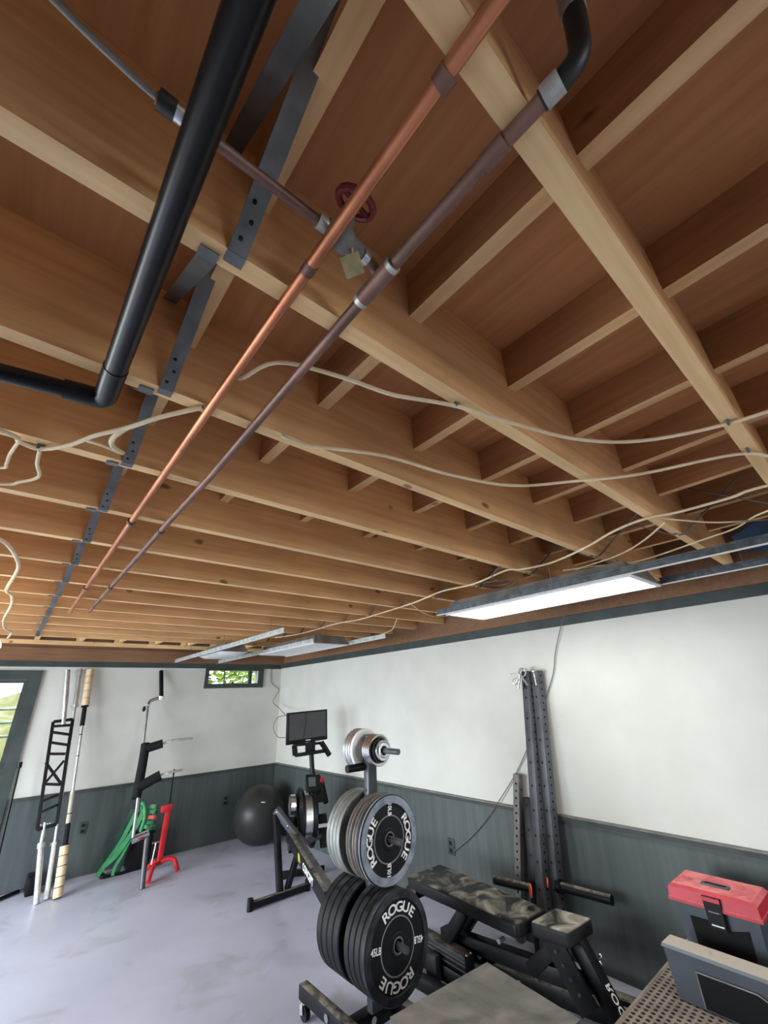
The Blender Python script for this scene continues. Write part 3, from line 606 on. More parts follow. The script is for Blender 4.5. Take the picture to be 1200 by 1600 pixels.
wb = thing('wrapped_barbell', (.85, 5.95, 0), 'barbell with beige taped ends leaning against the back wall', 'barbell', 'bars leaning on the back wall')
A2 = V((.862, 5.965, .006)); B2 = V((.745, 6.452, 2.087)); q = lambda t: A2+(B2-A2)*t
for k in range(5): MB().cyl(q(.002+.038*k), q(.002+.038*(k+1)-.003), .041-.001*(k % 2), n=20).build('tape_band', M['beige'], wb)
MB().cyl(q(0), q(.193), .037, n=18).build('sleeve', M['foam'], wb)
MB().cyl(q(.193), q(.275), .023, n=16).build('grip_sleeve', M['foam'], wb)
MB().cyl(q(.275), q(.405), .0225, n=16).build('shaft_cover', mat('cream_sleeve', S(176, 172, 156), S(158, 154, 138), rough=.6), wb)
MB().cyl(q(.405), q(.705), .0145, n=14).build('shaft', M['satin'], wb)
MB().cyl(q(.312), q(.316), .0235, n=16).build('ring', M['plastic'], wb)
for t in (.56, .66): MB().cyl(q(t), q(t+.004), .016, n=14).build('ring', M['plastic'], wb)
MB().cyl(q(.705), q(.805), .023, n=16).build('grip_sleeve', M['foam'], wb)
for k in range(5): MB().cyl(q(.805+.039*k), q(.805+.039*(k+1)-.002), .041-.001*(k % 2), n=20).build('tape_band', M['beige'], wb)
MB().cyl(q(.80), q(1), .037, n=18).build('sleeve', M['foam'], wb)

rd = thing('black_rod', (.34, 6.1, 0), 'thin black rod leaning against the door casing', 'rod')
MB().cyl((.345, 6.10, .0), (.312, 6.335, 1.13), .011, n=12).build('shaft', M['black'], rd)
MB().cyl((.3125, 6.330, 1.11), (.310, 6.342, 1.16), .021, n=12).build('knob', M['black'], rd)
fb = thing('small_black_case', (.665, 6.35, 0), 'small black case on the floor behind the leaning bars', 'case')
MB().box((.672, 6.34, .075), (.10, .2, .15), None, .012).build('case_body', M['plastic'], fb)
MB().box((.672, 6.25, .155), (.03, .04, .012), None, .003).build('case_handle', M['plastic'], fb)
kr = thing('floor_rod', (.52, 6.38, 0), 'short black rod lying on the floor at the left edge', 'rod')
MB().cyl((.30, 6.22, .018), (.60, 6.44, .018), .016, n=12).build('shaft', M['black'], kr)
MB().cyl((.585, 6.43, .018), (.605, 6.444, .018), .018, n=12).build('end_ring', M['satin'], kr)

# safety squat bar
sq = thing('safety_squat_bar', (1.507, 5.587, 0), 'padded squat bar with two forward handles leaning on the back wall', 'barbell')
MB().cyl((1.507, 5.592, .002), (1.520, 5.762, .417), .025, n=18).build('sleeve', M['charcoal'], sq)
MB().bar((1.532, 5.752, .425), (1.372, 5.752, .388), .05, .05, up=(0, -.4, 1), bevel=.005).build('camber_bracket', M['chrome'], sq)
MB().box((1.45, 5.727, .40), (.09, .002, .02), Matrix.Rotation(.22, 3, 'Y')).build('bracket_label', M['darkred'], sq)
MB().tube([(1.385, 5.757, .405), (1.402, 5.9, .746), (1.408, 6.102, 1.228), (1.424, 6.289, 1.675)], .0155, 14, 4).build('shaft', M['satin'], sq)
MB().tube([(1.383, 5.902, .735), (1.40, 5.96, .88), (1.425, 6.06, 1.12), (1.432, 6.108, 1.245)], .048, 18, 4).build('neck_pad', M['foam'], sq)
for nm, a, b, c, d in (('up', (1.428, 6.085, 1.19), (1.604, 6.04, 1.236), (1.718, 6.02, 1.262), (1.93, 6.0, 1.262)), ('lo', (1.393, 5.935, .83), (1.596, 5.90, .925), (1.70, 5.88, .945), (1.82, 5.87, .952))):
    MB().tube([a, b], .047 if nm == 'up' else .052, 18, 1).build('arm_pad', M['foam'], sq)
    e = V(b)+(V(c)-V(b))*.7
    MB().tube([V(b), e], .013, 12, 1).build('handle_sleeve', M['white'], sq)
    MB().tube([e, V(c), V(d)], .012, 12, 3).build('handle', M['satin'], sq)
MB().tube([(1.405, 6.27, 1.662), (1.428, 6.286, 1.672), (1.454, 6.304, 1.712), (1.542, 6.315, 1.738), (1.573, 6.318, 1.748)], .021, 14, 4).build('camber_bracket', M['chrome'], sq)
MB().sphere((1.385, 6.28, 1.62), .02, 12, 8, (1, 1, 1.6)).build('bumper', M['plastic'], sq)
MB().cyl((1.571, 6.318, 1.725), (1.571, 6.318, 1.76), .038, n=18).build('collar', M['chrome'], sq)
MB().cyl((1.571, 6.318, 1.752), (1.551, 6.458, 2.075), .0255, n=18).build('sleeve', M['plastic'], sq)

# green bands hung on the squat bar
def bandstrip(pts, w, label, m, side, name='resistance_band', t=.006):
    if side is None: side = (V(pts[-1])-V(pts[0])).cross(V((.25, .93, -.25)))
    o = MB().ribbon(pts, w, t, side).build(name, M[m]); tag(o, label, 'band', 'resistance bands hanging on the squat bar'); return o
bandstrip([(1.47, 6.02, .62), (1.50, 6.0, .60), (1.47, 6.03, .47), (1.41, 6.09, .33), (1.34, 6.16, .19), (1.26, 6.21, .11), (1.215, 6.23, .03)], .045, 'wide green band trailing from the squat bar to the floor', 'band', None)
bandstrip([(1.53, 6.02, .52), (1.47, 6.05, .44), (1.43, 6.1, .3), (1.40, 6.14, .19), (1.36, 6.17, .10), (1.345, 6.17, .02)], .03, 'narrower bright green band beside the wide one', 'band', None)
bandstrip([(1.43, 6.12, .60), (1.38, 6.16, .46), (1.32, 6.25, .30), (1.27, 6.33, .16), (1.24, 6.35, .06), (1.28, 6.30, .012), (1.40, 6.22, .012)], .05, 'dark green band curling onto the floor behind the others', 'banddark', None)
bandstrip([(1.24, 6.24, .03), (1.26, 6.22, .014), (1.30, 6.21, .012), (1.36, 6.22, .012), (1.42, 6.20, .012), (1.50, 6.21, .012), (1.56, 6.22, .012)], .03, 'black band end lying on the floor under the squat bar', 'plastic', (0, 0, 1), t=.014)
bandstrip([(1.46, 6.08, .60), (1.42, 6.12, .46), (1.37, 6.18, .30), (1.31, 6.24, .17), (1.25, 6.27, .07), (1.22, 6.27, .02)], .04, 'mid green band between the wide and the dark one', 'band', None)
bandstrip([(1.49, 6.1, .56), (1.47, 6.14, .40), (1.44, 6.19, .25), (1.42, 6.23, .12), (1.40, 6.24, .02)], .055, 'dark green band hanging straight behind the bright ones', 'banddark', None)
kn = thing('band_bundle', (1.60, 6.02, .42), 'bundle of green bands tied with a coral strip on squat bar', 'band')
for k in range(5):
    a = -.09+.045*k
    MB().ribbon([(1.51, 6.0, .50+a*.4), (1.56, 5.965+.01*k, .52+a), (1.62, 5.97, .515+a*1.1), (1.655, 6.02, .50+a), (1.62, 6.07, .5+a)], .034, .008, (.1, 0, 1)).build('band_loop', M['bandred'] if k == 2 else M['band'], kn)
MB().tube([(1.51, 6.0, .40), (1.525, 5.98, .52), (1.51, 6.0, .62), (1.49, 6.05, .66)], .02, 10, 4).build('knot', M['band'], kn)

# red deadlift stand
js = thing('red_lever_jack', (1.75, 5.85, 0), 'bright red lever stand with forked feet beside the squat bar', 'jack')
MB().bar((1.722, 5.9, .085), (1.736, 5.9, .60), .05, .05, up=(0, -1, 0), bevel=.006).build('column', M['red'], js)
MB().box((1.712, 5.885, .595), (.115, .06, .062), Matrix.Rotation(-.05, 3, 'Y'), .01).build('head', M['red'], js)
MB().tube([(1.722, 5.89, .10), (1.66, 5.84, .105), (1.62, 5.77, .07), (1.58, 5.69, .012)], .021, 10, 4).build('foot', M['red'], js)
MB().tube([(1.722, 5.89, .10), (1.79, 5.87, .125), (1.855, 5.84, .115), (1.88, 5.82, .06), (1.90, 5.815, .012)], .021, 10, 4).build('foot', M['red'], js)
MB().tube([(1.722, 5.91, .095), (1.69, 6.02, .09), (1.67, 6.12, .02)], .021, 10, 4).build('foot', M['red'], js)
MB().cyl((1.66, 5.95, .09), (1.68, 5.97, .27), .0075, n=10).build('pin', M['satin'], js)
MB().cyl((1.64, 5.97, .275), (1.72, 5.97, .275), .007, n=10).build('pin_handle', M['satin'], js)
MB().cyl((1.745, 5.915, .58), (1.885, 6.40, .89), .008, n=10).build('lever', M['plastic'], js)
MB().cyl((1.872, 6.355, .862), (1.89, 6.415, .90), .012, n=10).build('lever_tip', M['darkred'], js)
tb = thing('wall_clutter_box', (1.60, 6.3, 0), 'black crate in shadow behind the squat bar feet', 'crate')
MB().box((1.60, 6.30, .16), (.22, .2, .32), None, .02).build('crate_body', M['plastic'], tb)
MB().box((1.60, 6.30, .325), (.24, .22, .02), None, .006).build('crate_rim', M['plastic'], tb)

# exercise ball
eb = thing('exercise_ball', (2.90, 6.02, 0), 'large charcoal exercise ball against the back wainscot in the corner', 'ball')
prof = []
nb = 40
for i in range(nb+1):
    a = -math.pi/2+math.pi*i/nb; r = .325*(1+.004*math.cos(a*36)); prof.append((max(r*math.cos(a), .0005), r*math.sin(a)))
MB().lathe(prof, (2.90, 6.02, .325), (.25, -.2, 1), 48, True).build('ball_shell', M['ball'], eb)
MB().ribbon([(2.79, 5.757, .50), (2.83, 5.752, .495), (2.885, 5.745, .475)], .012, .004, (0, .5, .8)).build('ball_print', M['letter'], eb)

# ------------------------------------------------------------------ rowing machine with monitor
rw = thing('rowing_machine', (2.37, 4.02, 0), 'black rowing machine with long rail and flywheel behind the plate tree', 'rower')
ra = math.radians(19.2); F_ = V((math.sin(ra), math.cos(ra), 0)); R_ = V((math.cos(ra), -math.sin(ra), 0)); O_ = V((2.375, 4.02, 0))
def L(u, v, z): return O_ + F_*u + R_*v + V((0, 0, z))
rl = MB().bar(L(-1.02, 0, .40), L(.62, 0, .40), .088, .10, bevel=.006).build('monorail', M['blackdust'], rw)
MB().bar(L(-1.0, 0, .4525), L(.3, 0, .4525), .03, .006).build('rail_track', M['charcoal'], rl)
tx = MB(); put_text(tx, 'CONCEPT', L(-.47, -.0455, .395), -F_, (0, 0, 1), .07, 1.25); tx.build('rail_lettering', M['letter'], rl)
yl = MB()
for k in (0, 1): yl.bar(L(-.14+.05*k, -.0452, .375), L(-.105+.05*k, -.0452, .425), .02, .0015, up=R_)
yl.build('rail_logo', M['yellow'], rl)
MB().bar((2.065, 4.36, .035), (2.66, 4.355, .035), .05, .05, bevel=.006).build('front_foot', M['blackdust'], rw)
for x in (2.075, 2.648): MB().cyl((x, 4.357, .0), (x, 4.357, .085), .026, n=14).build('foot_cap', M['plastic'], rw)
MB().bar((2.37, 4.38, .05), (2.40, 4.60, .60), .055, .05, up=(0, -1, .4), bevel=.004).build('leg', M['black'], rw)
MB().bar((2.44, 4.38, .05), (2.60, 4.42, .37), .05, .04, up=(0, -1, .1), bevel=.004).build('leg', M['black'], rw)
MB().bar((2.62, 4.66, .02), (2.78, 4.72, .30), .05, .04, up=(0, -1, .1), bevel=.004).build('leg', M['black'], rw)
MB().bar((2.62, 4.78, .035), (2.98, 4.62, .035), .05, .05, bevel=.004).build('rear_foot', M['black'], rw)
for q_ in ((2.62, 4.78), (2.98, 4.62)): MB().cyl((q_[0], q_[1], 0), (q_[0], q_[1], .06), .022, n=12).build('foot_cap', M['plastic'], rw)
MB().bar((2.395, 4.60, .645), (2.60, 4.38, .36), .05, .075, up=(0, -1, 1), bevel=.006).build('frame_arm', M['charcoal'], rw)
for q_ in ((2.39, 4.565, .628), (2.47, 4.475, .515)): MB().sphere(q_, .009, 8, 6).build('bolt', M['chrome'], rw)
MB().bar((2.43, 4.40, .36), (2.80, 4.38, .385), .035, .04, bevel=.004).build('cross_tube', M['charcoal'], rw)
fc = V((2.745, 4.60, .525))
fwn = MB().cyl(fc-R_*.036, fc+R_*.036, .228, n=40).build('flywheel', M['satin'], rw)
for s_ in (-1, 1):
    MB().lathe([(.001, 0), (.255, 0), (.268, .01), (.268, .03), (.22, .05), (.001, .055)], fc+R_*s_*.042, R_*s_, 40).build('flywheel_cover', M['plastic'], rw)
    for k in range(6):
        a = k*math.pi/3+.4; MB().sphere(fc+R_*s_*.075+F_*.238*math.cos(a)+V((0, 0, .238*math.sin(a))), .007, 8, 6).build('bolt', M['chrome'], rw)
MB().lathe([(.085, 0), (.095, .0), (.095, .05), (.085, .05), (.085, 0)], (2.62, 4.62, .645), -R_, 30).build('fan_ring', M['chrome'], rw)
MB().lathe([(.001, .0), (.088, .0), (.088, .04), (.001, .045)], (2.62, 4.62, .645), -R_, 30).build('fan_cover', M['charcoal'], rw)
for s_ in (-1, 1):
    c_ = fc + R_*s_*.155 - F_*.16 + V((0, 0, -.10)); up_ = (V((0, 0, 1))*.8 + F_*.6).normalized()
    fp = MB().bar(c_-up_*.15, c_+up_*.15, .10, .02, up=-F_, bevel=.004).build('foot_plate', M['plastic'], rw)
    MB().bar(c_-R_*.055-F_*.03+up_*.05, c_+R_*.055-F_*.03+up_*.05, .03, .008, up=-F_).build('foot_strap', M['letter'] if s_ > 0 else M['greysteel'], fp)
MB().tube([(2.80, 4.55, .62), (2.83, 4.57, .80), (2.815, 4.61, .95), (2.815, 4.64, 1.13)], .026, 14, 4).build('monitor_arm', M['plastic'], rw)
MB().tube([(2.80, 4.56, .60), (2.77, 4.52, .72), (2.84, 4.52, .78)], .05, 12, 4).build('arm_shroud', M['plastic'], rw)
MB().hexa([(2.74, 4.50, .66), (2.93, 4.49, .64), (2.93, 4.56, .64), (2.74, 4.57, .66)], [(2.80, 4.535, .90), (2.865, 4.53, .90), (2.865, 4.585, .90), (2.80, 4.59, .90)]).build('arm_body', M['plastic'], rw)
pm = MB().box((2.735, 4.49, .835), (.13, .03, .165), Matrix.Rotation(-.35, 3, 'X') @ Matrix.Rotation(.12, 3, 'Y'), .008).build('display', M['plastic'], rw)
MB().box((2.732, 4.470, .853), (.085, .004, .085), Matrix.Rotation(-.35, 3, 'X') @ Matrix.Rotation(.12, 3, 'Y')).build('display_screen', M['lcd'], pm)
for k in range(3): MB().box((2.712+.026*k, 4.4935, .777+.003*k), (.014, .004, .01), Matrix.Rotation(-.35, 3, 'X')).build('display_button', M['letter'], pm)
MB().box((2.885, 4.53, .845), (.05, .05, .055), Matrix.Rotation(.4, 3, 'Y'), .01).build('red_grip', M['red'], rw)
MB().cyl((2.90, 4.55, .83), (2.97, 4.56, .62), .028, n=12).build('handle_holder', M['plastic'], rw)
MB().bar((2.30, 2.93, .03), (2.42, 2.93, .03), .05, .05, bevel=.004).build('tail_foot', M['black'], rw)
MB().bar((2.34, 2.93, .04), L(-.97, .02, .37), .05, .05, up=F_, bevel=.004).build('tail_leg', M['black'], rw)
mo = thing('flat_monitor', (2.745, 4.62, 1.2), 'black flat screen monitor mounted above the rowing machine', 'monitor')
MB().box((2.745, 4.63, 1.372), (.525, .035, .318), Matrix.Rotation(-.03, 3, 'Y'), .008).build('monitor_case', M['plastic'], mo)
MB().box((2.745, 4.611, 1.385), (.475, .004, .262), Matrix.Rotation(-.03, 3, 'Y')).build('screen', M['screen'], mo)
MB().box((2.752, 4.611, 1.236), (.06, .003, .009)).build('maker_badge', M['letter'], mo)
MB().bar((2.58, 4.63, 1.20), (2.93, 4.63, 1.19), .03, .028, up=(0, 0, 1), bevel=.004).bar((2.60, 4.62, 1.10), (2.96, 4.60, 1.11), .04, .035, bevel=.006).bar((2.59, 4.63, 1.20), (2.60, 4.62, 1.10), .05, .03, up=(0, 1, 0)).bar((2.76, 4.63, 1.20), (2.76, 4.62, 1.10), .05, .03, up=(0, 1, 0)).bar((2.93, 4.62, 1.2), (3.02, 4.58, 1.06), .04, .05, up=(0, 1, 0)).build('mount_bracket', M['plastic'], mo)
MB().box((2.815, 4.635, 1.155), (.07, .05, .13), None, .008).build('mount_head', M['plastic'], mo)
MB().tube([(2.70, 4.608, 1.53), (2.715, 4.603, 1.44), (2.70, 4.604, 1.32), (2.685, 4.606, 1.25)], .004, 8, 4).build('front_cord', M['cableblack'], mo)

# ------------------------------------------------------------------ plate tree and plates (pegs along y)
XR, YU = 1.90, 2.412
pt = thing('plate_tree', (XR, YU, 0), 'black wheeled weight plate tree in the middle of the room', 'rack')
MB().box((XR, YU, .785), (.07, .048, 1.29), None, .004).build('upright', M['slate'], pt)
for k in range(9): MB().cyl((XR-.0355, YU, .25+.125*k), (XR-.034, YU, .25+.125*k), .008, n=10).build('upright_hole', M['void'], pt)
MB().bar((1.72, YU+.03, .105), (2.08, YU+.03, .105), .07, .07, bevel=.004).build('cross_beam', M['black'], pt)
for s_, x in ((-1, 1.75), (1, 2.06)):
    ye = 2.90 if s_ < 0 else 2.66
    am = MB().bar((x, 1.98, .108), (x, ye, .108), .055, .065, bevel=.004).build('side_beam', M['blackdust'], pt)
    for y in (2.0, ye-.04):
        cs = MB().box((x-.01, y, .073), (.04, .05, .006)).bar((x-.032, y, .07), (x-.036, y-.012, .03), .03, .004, up=(1, 0, 0)).bar((x+.012, y, .07), (x+.008, y-.012, .03), .03, .004, up=(1, 0, 0)).build('caster', M['satin'], pt)
        MB().cyl((x-.026, y-.014, .034), (x+.002, y-.014, .034), .034, n=20).build('wheel', M['rubber'], cs)
    MB().cyl((x-.034, 2.60, .105), (x-.027, 2.60, .105), .02, n=6).build('bolt', M['chrome'], am)
MB().cyl((1.885, YU-.0045, .11), (1.885, YU-.012, .11), .017, n=14).build('bolt', M['chrome'], pt)
ZB, ZM, ZT = .456, .902, 1.345
for z, yf, yb in ((ZB, 2.135, 2.70), (ZM, 2.14, 2.62), (ZT, 2.135, 2.62)):
    for a, b in ((YU-.02, yf), (YU+.02, yb)):
        MB().cyl((XR, a, z), (XR, b, z), .0165, n=18).build('peg', M['charcoal'], pt)
MB().cyl((XR-.0, YU+.02, 1.25), (XR-.16, YU+.03, 1.25), .022, n=14).build('top_handle', M['plastic'], pt)
MB().cyl((XR-.03, 2.36, .645), (XR-.03, 2.30, .645), .008, n=10).build('pin', M['solder'], pt)

def plate_prof(r, t, lip=.036, rec=.006, hub=.05):   # closed section: r, axial (front at +t/2)
    h = t/2; b = .006
    half = [(.0262, h-.002), (hub, h-.002), (hub+.004, h-rec), (r-lip-.006, h-rec), (r-lip, h), (r-b, h), (r, h-b)]
    return half + [(x, -y) for x, y in reversed(half)] + [half[0]]
def steel_prof(r, t):
    h = t/2; half = [(.0255, h), (.04, h), (.045, h-.004), (r-.02, h-.004), (r-.014, h), (r-.003, h), (r, h-.003)]
    return half + [(x, -y) for x, y in reversed(half)] + [half[0]]
def plate(name, y, z, r, t, m, label, prof=plate_prof, group=None, tilt=0, dx=0.):
    o = MB().lathe(prof(r, t), (0, 0, r), (0, -1, 0), 64).build(name, m, local=True); o.location = (XR+dx, y, z-r)
    for p in o.data.polygons: p.use_smooth = True
    return tag(o, label, 'weight plate', group)
def face_plate(y, z, r, t, rimm, rot, wt, label, group):
    o = thing('bumper_plate', (XR, y, z-r), label, 'weight plate', group); h = t/2
    q_ = plate_prof(r, t)
    b = MB().lathe(q_, (XR, y, z), (0, -1, 0), 72).build('plate_body', M['rubber'], o)
    for p in b.data.polygons: p.use_smooth = True
    rw_ = .036 if r > .22 else .044
    rm = MB().lathe([(r-rw_, h+.0004), (r-.007, h+.0008), (r+.0004, h-.007), (r+.0004, -h+.02), (r-.002, -h+.02), (r-rw_, h-.004), (r-rw_, h+.0004)], (XR, y, z), (0, -1, 0), 72).build('rim', rimm, o)
    MB().lathe([(r*.50, h-.0055), (r*.515, h-.0045), (r*.53, h-.0055), (r*.5, h-.0055)], (XR, y, z), (0, -1, 0), 60).build('ring', M['ring'], b)
    MB().lathe([(.0256, h-.004), (.034, h+.001), (.036, h-.001), (.036, h-.006), (.0256, h-.004)], (XR, y, z), (0, -1, 0), 36).build('hub_ring', M['greysteel'], b)
    yf = y-h+.0045
    fr_ = r*.685
    for k in (0, 1):
        tx = MB(); put_arc(tx, 'ROGUE', (XR, y, z), fr_, math.pi/2+rot+math.pi*k, .325, .060*r/.225, yf, 1.28); tx.build('word_print', M['letter'], b)
    for k in (0, 1):
        a = rot+math.pi*k; xd = V((math.cos(a), 0, math.sin(a))); yd = V((-math.sin(a), 0, math.cos(a)))
        tx = MB(); put_text(tx, wt, V((XR, yf, z)) - xd*r*.66, xd, yd, .040*r/.225, .82); tx.build('weight_print', M['letter'], b)
    return o
GL = 'bumper plates on the lower pegs'
tf = .0455
face_plate(2.223, ZB, .226, .046, M['rubberrim'], math.radians(-7), '45LB', 'black bumper plate with white 45LB lettering facing front, lower peg', GL)
for k in range(3): plate('bumper_plate', 2.223+.0465*(k+1), ZB, .225, tf, M['rubber'], 'black bumper plate, %s behind the lettered one on the lower front peg' % ('first', 'second', 'third')[k], group=GL)
for k in range(4): plate('bumper_plate', 2.462+.0545*k, ZB, .225, .0535, M['rubber'], 'black bumper plate, %s on the lower back peg' % ('nearest to the upright', 'second from the upright', 'third from the upright', 'farthest')[k], group=GL)
GM = 'plates on the middle pegs'
face_plate(2.258, ZM, .216, .036, M['bluerim'], math.radians(-90-4), '10LB', 'black bumper plate with dusty blue-grey rim and 10LB lettering, middle peg', GM)
for k in range(4): plate('bumper_plate', 2.2905+.0290*k, ZM, .213-.003*(k % 2), .0265, M['brownrim'], 'thin worn brownish plate, %s behind the 10LB plate' % ('first', 'second', 'third', 'fourth')[k], group=GM)
for k in range(4): plate('steel_plate', 2.463+.0335*k, ZM, .214, .032, M['brushed'], 'grey iron plate on the middle back peg, %s' % ('nearest to the upright', 'second from the upright', 'third from the upright', 'farthest')[k], prof=steel_prof, group=GM)
GT = 'chrome plates on the top pegs'
for k in range(4): plate('steel_plate', 2.318+.0185*k, ZT, .089, .0178, M['chrome'], 'small chrome plate on the top front peg, %s' % ('outermost under the tiny one', 'second from outside', 'third from outside', 'nearest to the upright')[k], prof=steel_prof, group=GT)
plate('steel_plate', 2.297, ZT, .066, .018, M['black'], 'black disc standing for the dark recess behind the tiny white plate, top front peg', prof=steel_prof, group=GT)  # shade in the chrome ring's recess put in as a black disc
tp = plate('steel_plate', 2.277, ZT, .058, .018, M['chrome'], 'tiny white-faced chrome plate at the front of the top peg', prof=steel_prof, group=GT)
MB().lathe([(.03, .0095), (.052, .0078), (.052, .006), (.03, .006), (.03, .0095)], (XR, 2.277, ZT), (0, -1, 0), 40).build('plate_face', M['white'], tp)
for k in range(4): plate('steel_plate', 2.458+.026*k, ZT, .117, .0252, M['satin'] if k else M['white'], 'larger pale steel plate on the top back peg, %s' % ('nearest to the upright', 'second from the upright', 'third from the upright', 'farthest')[k], prof=steel_prof, group=GT)

# ------------------------------------------------------------------ weight bench
bn = thing('weight_bench', (2.69, 2.2, 0), 'dusty black adjustable weight bench along the right side', 'bench')
MB().hexa([(2.535, 1.93, .40), (2.815, 1.90, .40), (2.885, 2.80, .385), (2.56, 2.82, .385)], [(2.515, 1.92, .447), (2.80, 1.89, .447), (2.89, 2.81, .452), (2.55, 2.83, .452)]).build('pad_board', M['vinyl'], bn)
def pad(corners, z0, z1, bev, name, m):
    bm = bmesh.new(); vs = [bm.verts.new(V(c)+V((0, 0, z0))) for c in corners] + [bm.verts.new(V(c)+V((0, 0, z1))) for c in corners]
    for f in ([3, 2, 1, 0], [4, 5, 6, 7], [0, 1, 5, 4], [1, 2, 6, 5], [2, 3, 7, 6], [3, 0, 4, 7]): bm.faces.new([vs[i] for i in f])
    bmesh.ops.bevel(bm, geom=list(bm.edges), offset=bev, segments=4, profile=.6, affect='EDGES'); bm.verts.index_update()
    mb = MB(); mb.add([v.co.copy() for v in bm.verts], [[v.index for v in f.verts] for f in bm.faces], True); bm.free()
    return mb.build(name, m, bn)
pad([(2.505, 1.885, 0), (2.795, 1.865, 0), (2.89, 2.82, 0), (2.55, 2.835, 0)], .385, .462, .028, 'back_pad', M['vinyl'])
pad([(2.60, 1.63, 0), (2.85, 1.615, 0), (2.825, 1.83, 0), (2.575, 1.845, 0)], .395, .468, .024, 'seat_pad', M['vinyldust'])
MB().bar((2.705, 1.62, .235), (2.72, 2.66, .15), .075, .075, bevel=.004).build('spine', M['black'], bn)
MB().bar((2.70, 2.0, .36), (2.725, 2.75, .365), .06, .05, bevel=.003).build('pad_frame', M['black'], bn)
MB().bar((2.62, 2.36, .37), (2.63, 2.56, .16), .06, .07, up=(0, 1, 1), bevel=.003).bar((2.78, 2.36, .37), (2.79, 2.56, .16), .06, .07, up=(0, 1, 1), bevel=.003).build('support_strut', M['black'], bn)
MB().box((2.60, 2.80, .37), (.10, .10, .06), None, .01).build('pad_bracket', M['black'], bn)
MB().bar((2.52, 2.60, .075), (2.88, 2.58, .075), .07, .07, bevel=.004).build('rear_foot', M['black'], bn)
for x in (2.52, 2.87): MB().box((x, 2.585, .065), (.05, .095, .13), None, .012).build('rubber_foot', M['rubber'], bn)
MB().bar((2.70, 1.72, .39), (2.68, 1.95, .20), .07, .05, up=(1, 0, 0), bevel=.003).build('seat_post', M['black'], bn)
lg = MB().bar((2.73, 1.66, .39), (2.69, 1.42, .06), .075, .075, up=(0, -1, .6), bevel=.004).build('front_leg', M['black'], bn)
lt = MB(); d_ = (V((2.69, 1.42, .06))-V((2.73, 1.66, .39))).normalized(); nrm = V((-.98, 0, .12)); yd = nrm.cross(d_)
a0 = V((2.73, 1.66, .39)); fx = (V((0, -1, .6)) - d_*V((0, -1, .6)).dot(d_)).normalized(); sx_ = d_.cross(fx)
put_text(lt, 'ROGUE', a0+d_*.27+fx*.039, d_, -sx_ if sx_.x > 0 else sx_, .055, 1.0); lt.build('leg_lettering', M['letter'], lg)
MB().bar((2.50, 1.42, .035), (2.88, 1.41, .035), .07, .07, bevel=.004).build('front_foot', M['black'], bn)
MB().bar((2.655, 1.78, .40), (2.64, 1.60, .16), .012, .12, up=(0, -1, .3)).build('ladder_plate', M['black'], bn)
for k in range(4): MB().cyl((2.632-.002*k, 1.745-.035*k, .35-.045*k), (2.66, 1.745-.035*k, .35-.045*k), .008, n=10).build('ladder_pin', M['charcoal'], bn)
MB().bar((2.79, 1.72, .39), (2.80, 1.60, .26), .03, .05, up=(1, 0, 0)).build('side_bracket', M['plastic'], bn)
for q_ in ((2.835, 1.60, .315), (2.82, 1.60, .29)): MB().sphere(q_, .012, 10, 6).build('knob', M['chrome'], bn)
MB().cyl((2.55, 2.02, .35), (2.50, 2.02, .35), .012, n=10).build('pop_pin', M['satin'], bn)

# ------------------------------------------------------------------ rack beams lying on the floor
def beam(name, a, b, w, h, label, m='blackdust', holes=0, bolts=()):
    o = thing(name, ((a[0]+b[0])/2, (a[1]+b[1])/2, min(a[2], b[2])-h/2), label, 'steel beam', 'rack beams lying on the floor')
    MB().bar(a, b, w, h, bevel=.004).build('beam_tube', M[m], o)
    d = (V(b)-V(a)); dn = d.normalized(); s = dn.cross(V((0, 0, 1))); s = s if s.x < 0 else -s
    for k in range(holes):
        p = V(a)+d*(k+.5)/holes; MB().cyl(p+s*(w/2-.004), p+s*(w/2+.0006), .0085, n=10).build('hole', M['void'], o)
    for t in bolts:
        p = V(a)+d*t; MB().cyl(p+s*(w/2), p+s*(w/2+.01), .018, n=6).build('bolt', M['chrome'], o)
    return o
beam('rack_beam', (2.885, 2.64, .0385), (3.075, 1.45, .0385), .075, .075, 'long dusty steel beam on the floor nearest the right wall', holes=9, bolts=(.12,))
beam('rack_beam', (2.815, 2.32, .0385), (2.955, 1.45, .0385), .075, .075, 'long dusty steel beam on the floor directly under the bench seat', holes=7, bolts=(.2, ))
beam('rack_beam', (2.625, 3.10, .04), (2.585, 2.35, .04), .09, .078, 'lower of two stacked short beams by the bench foot', 'black')
b_ = beam('rack_beam', (2.635, 3.08, .125), (2.595, 2.34, .125), .085, .085, 'upper dusty beam of the short stack by the bench foot')
for s_ in (-.02, .02): MB().sphere((2.597+s_, 2.345, .17), .008, 8, 6).build('bolt', M['chrome'], b_)
for z in (.10, .125, .145): MB().bar((2.591, 3.08, z), (2.5515, 2.34, z), .004, .006).build('side_rib', M['charcoal'], b_)
beam('rack_beam', (2.40, 2.75, .03), (2.44, 2.05, .03), .06, .06, 'single black beam on the floor beside the plate tree', 'black')

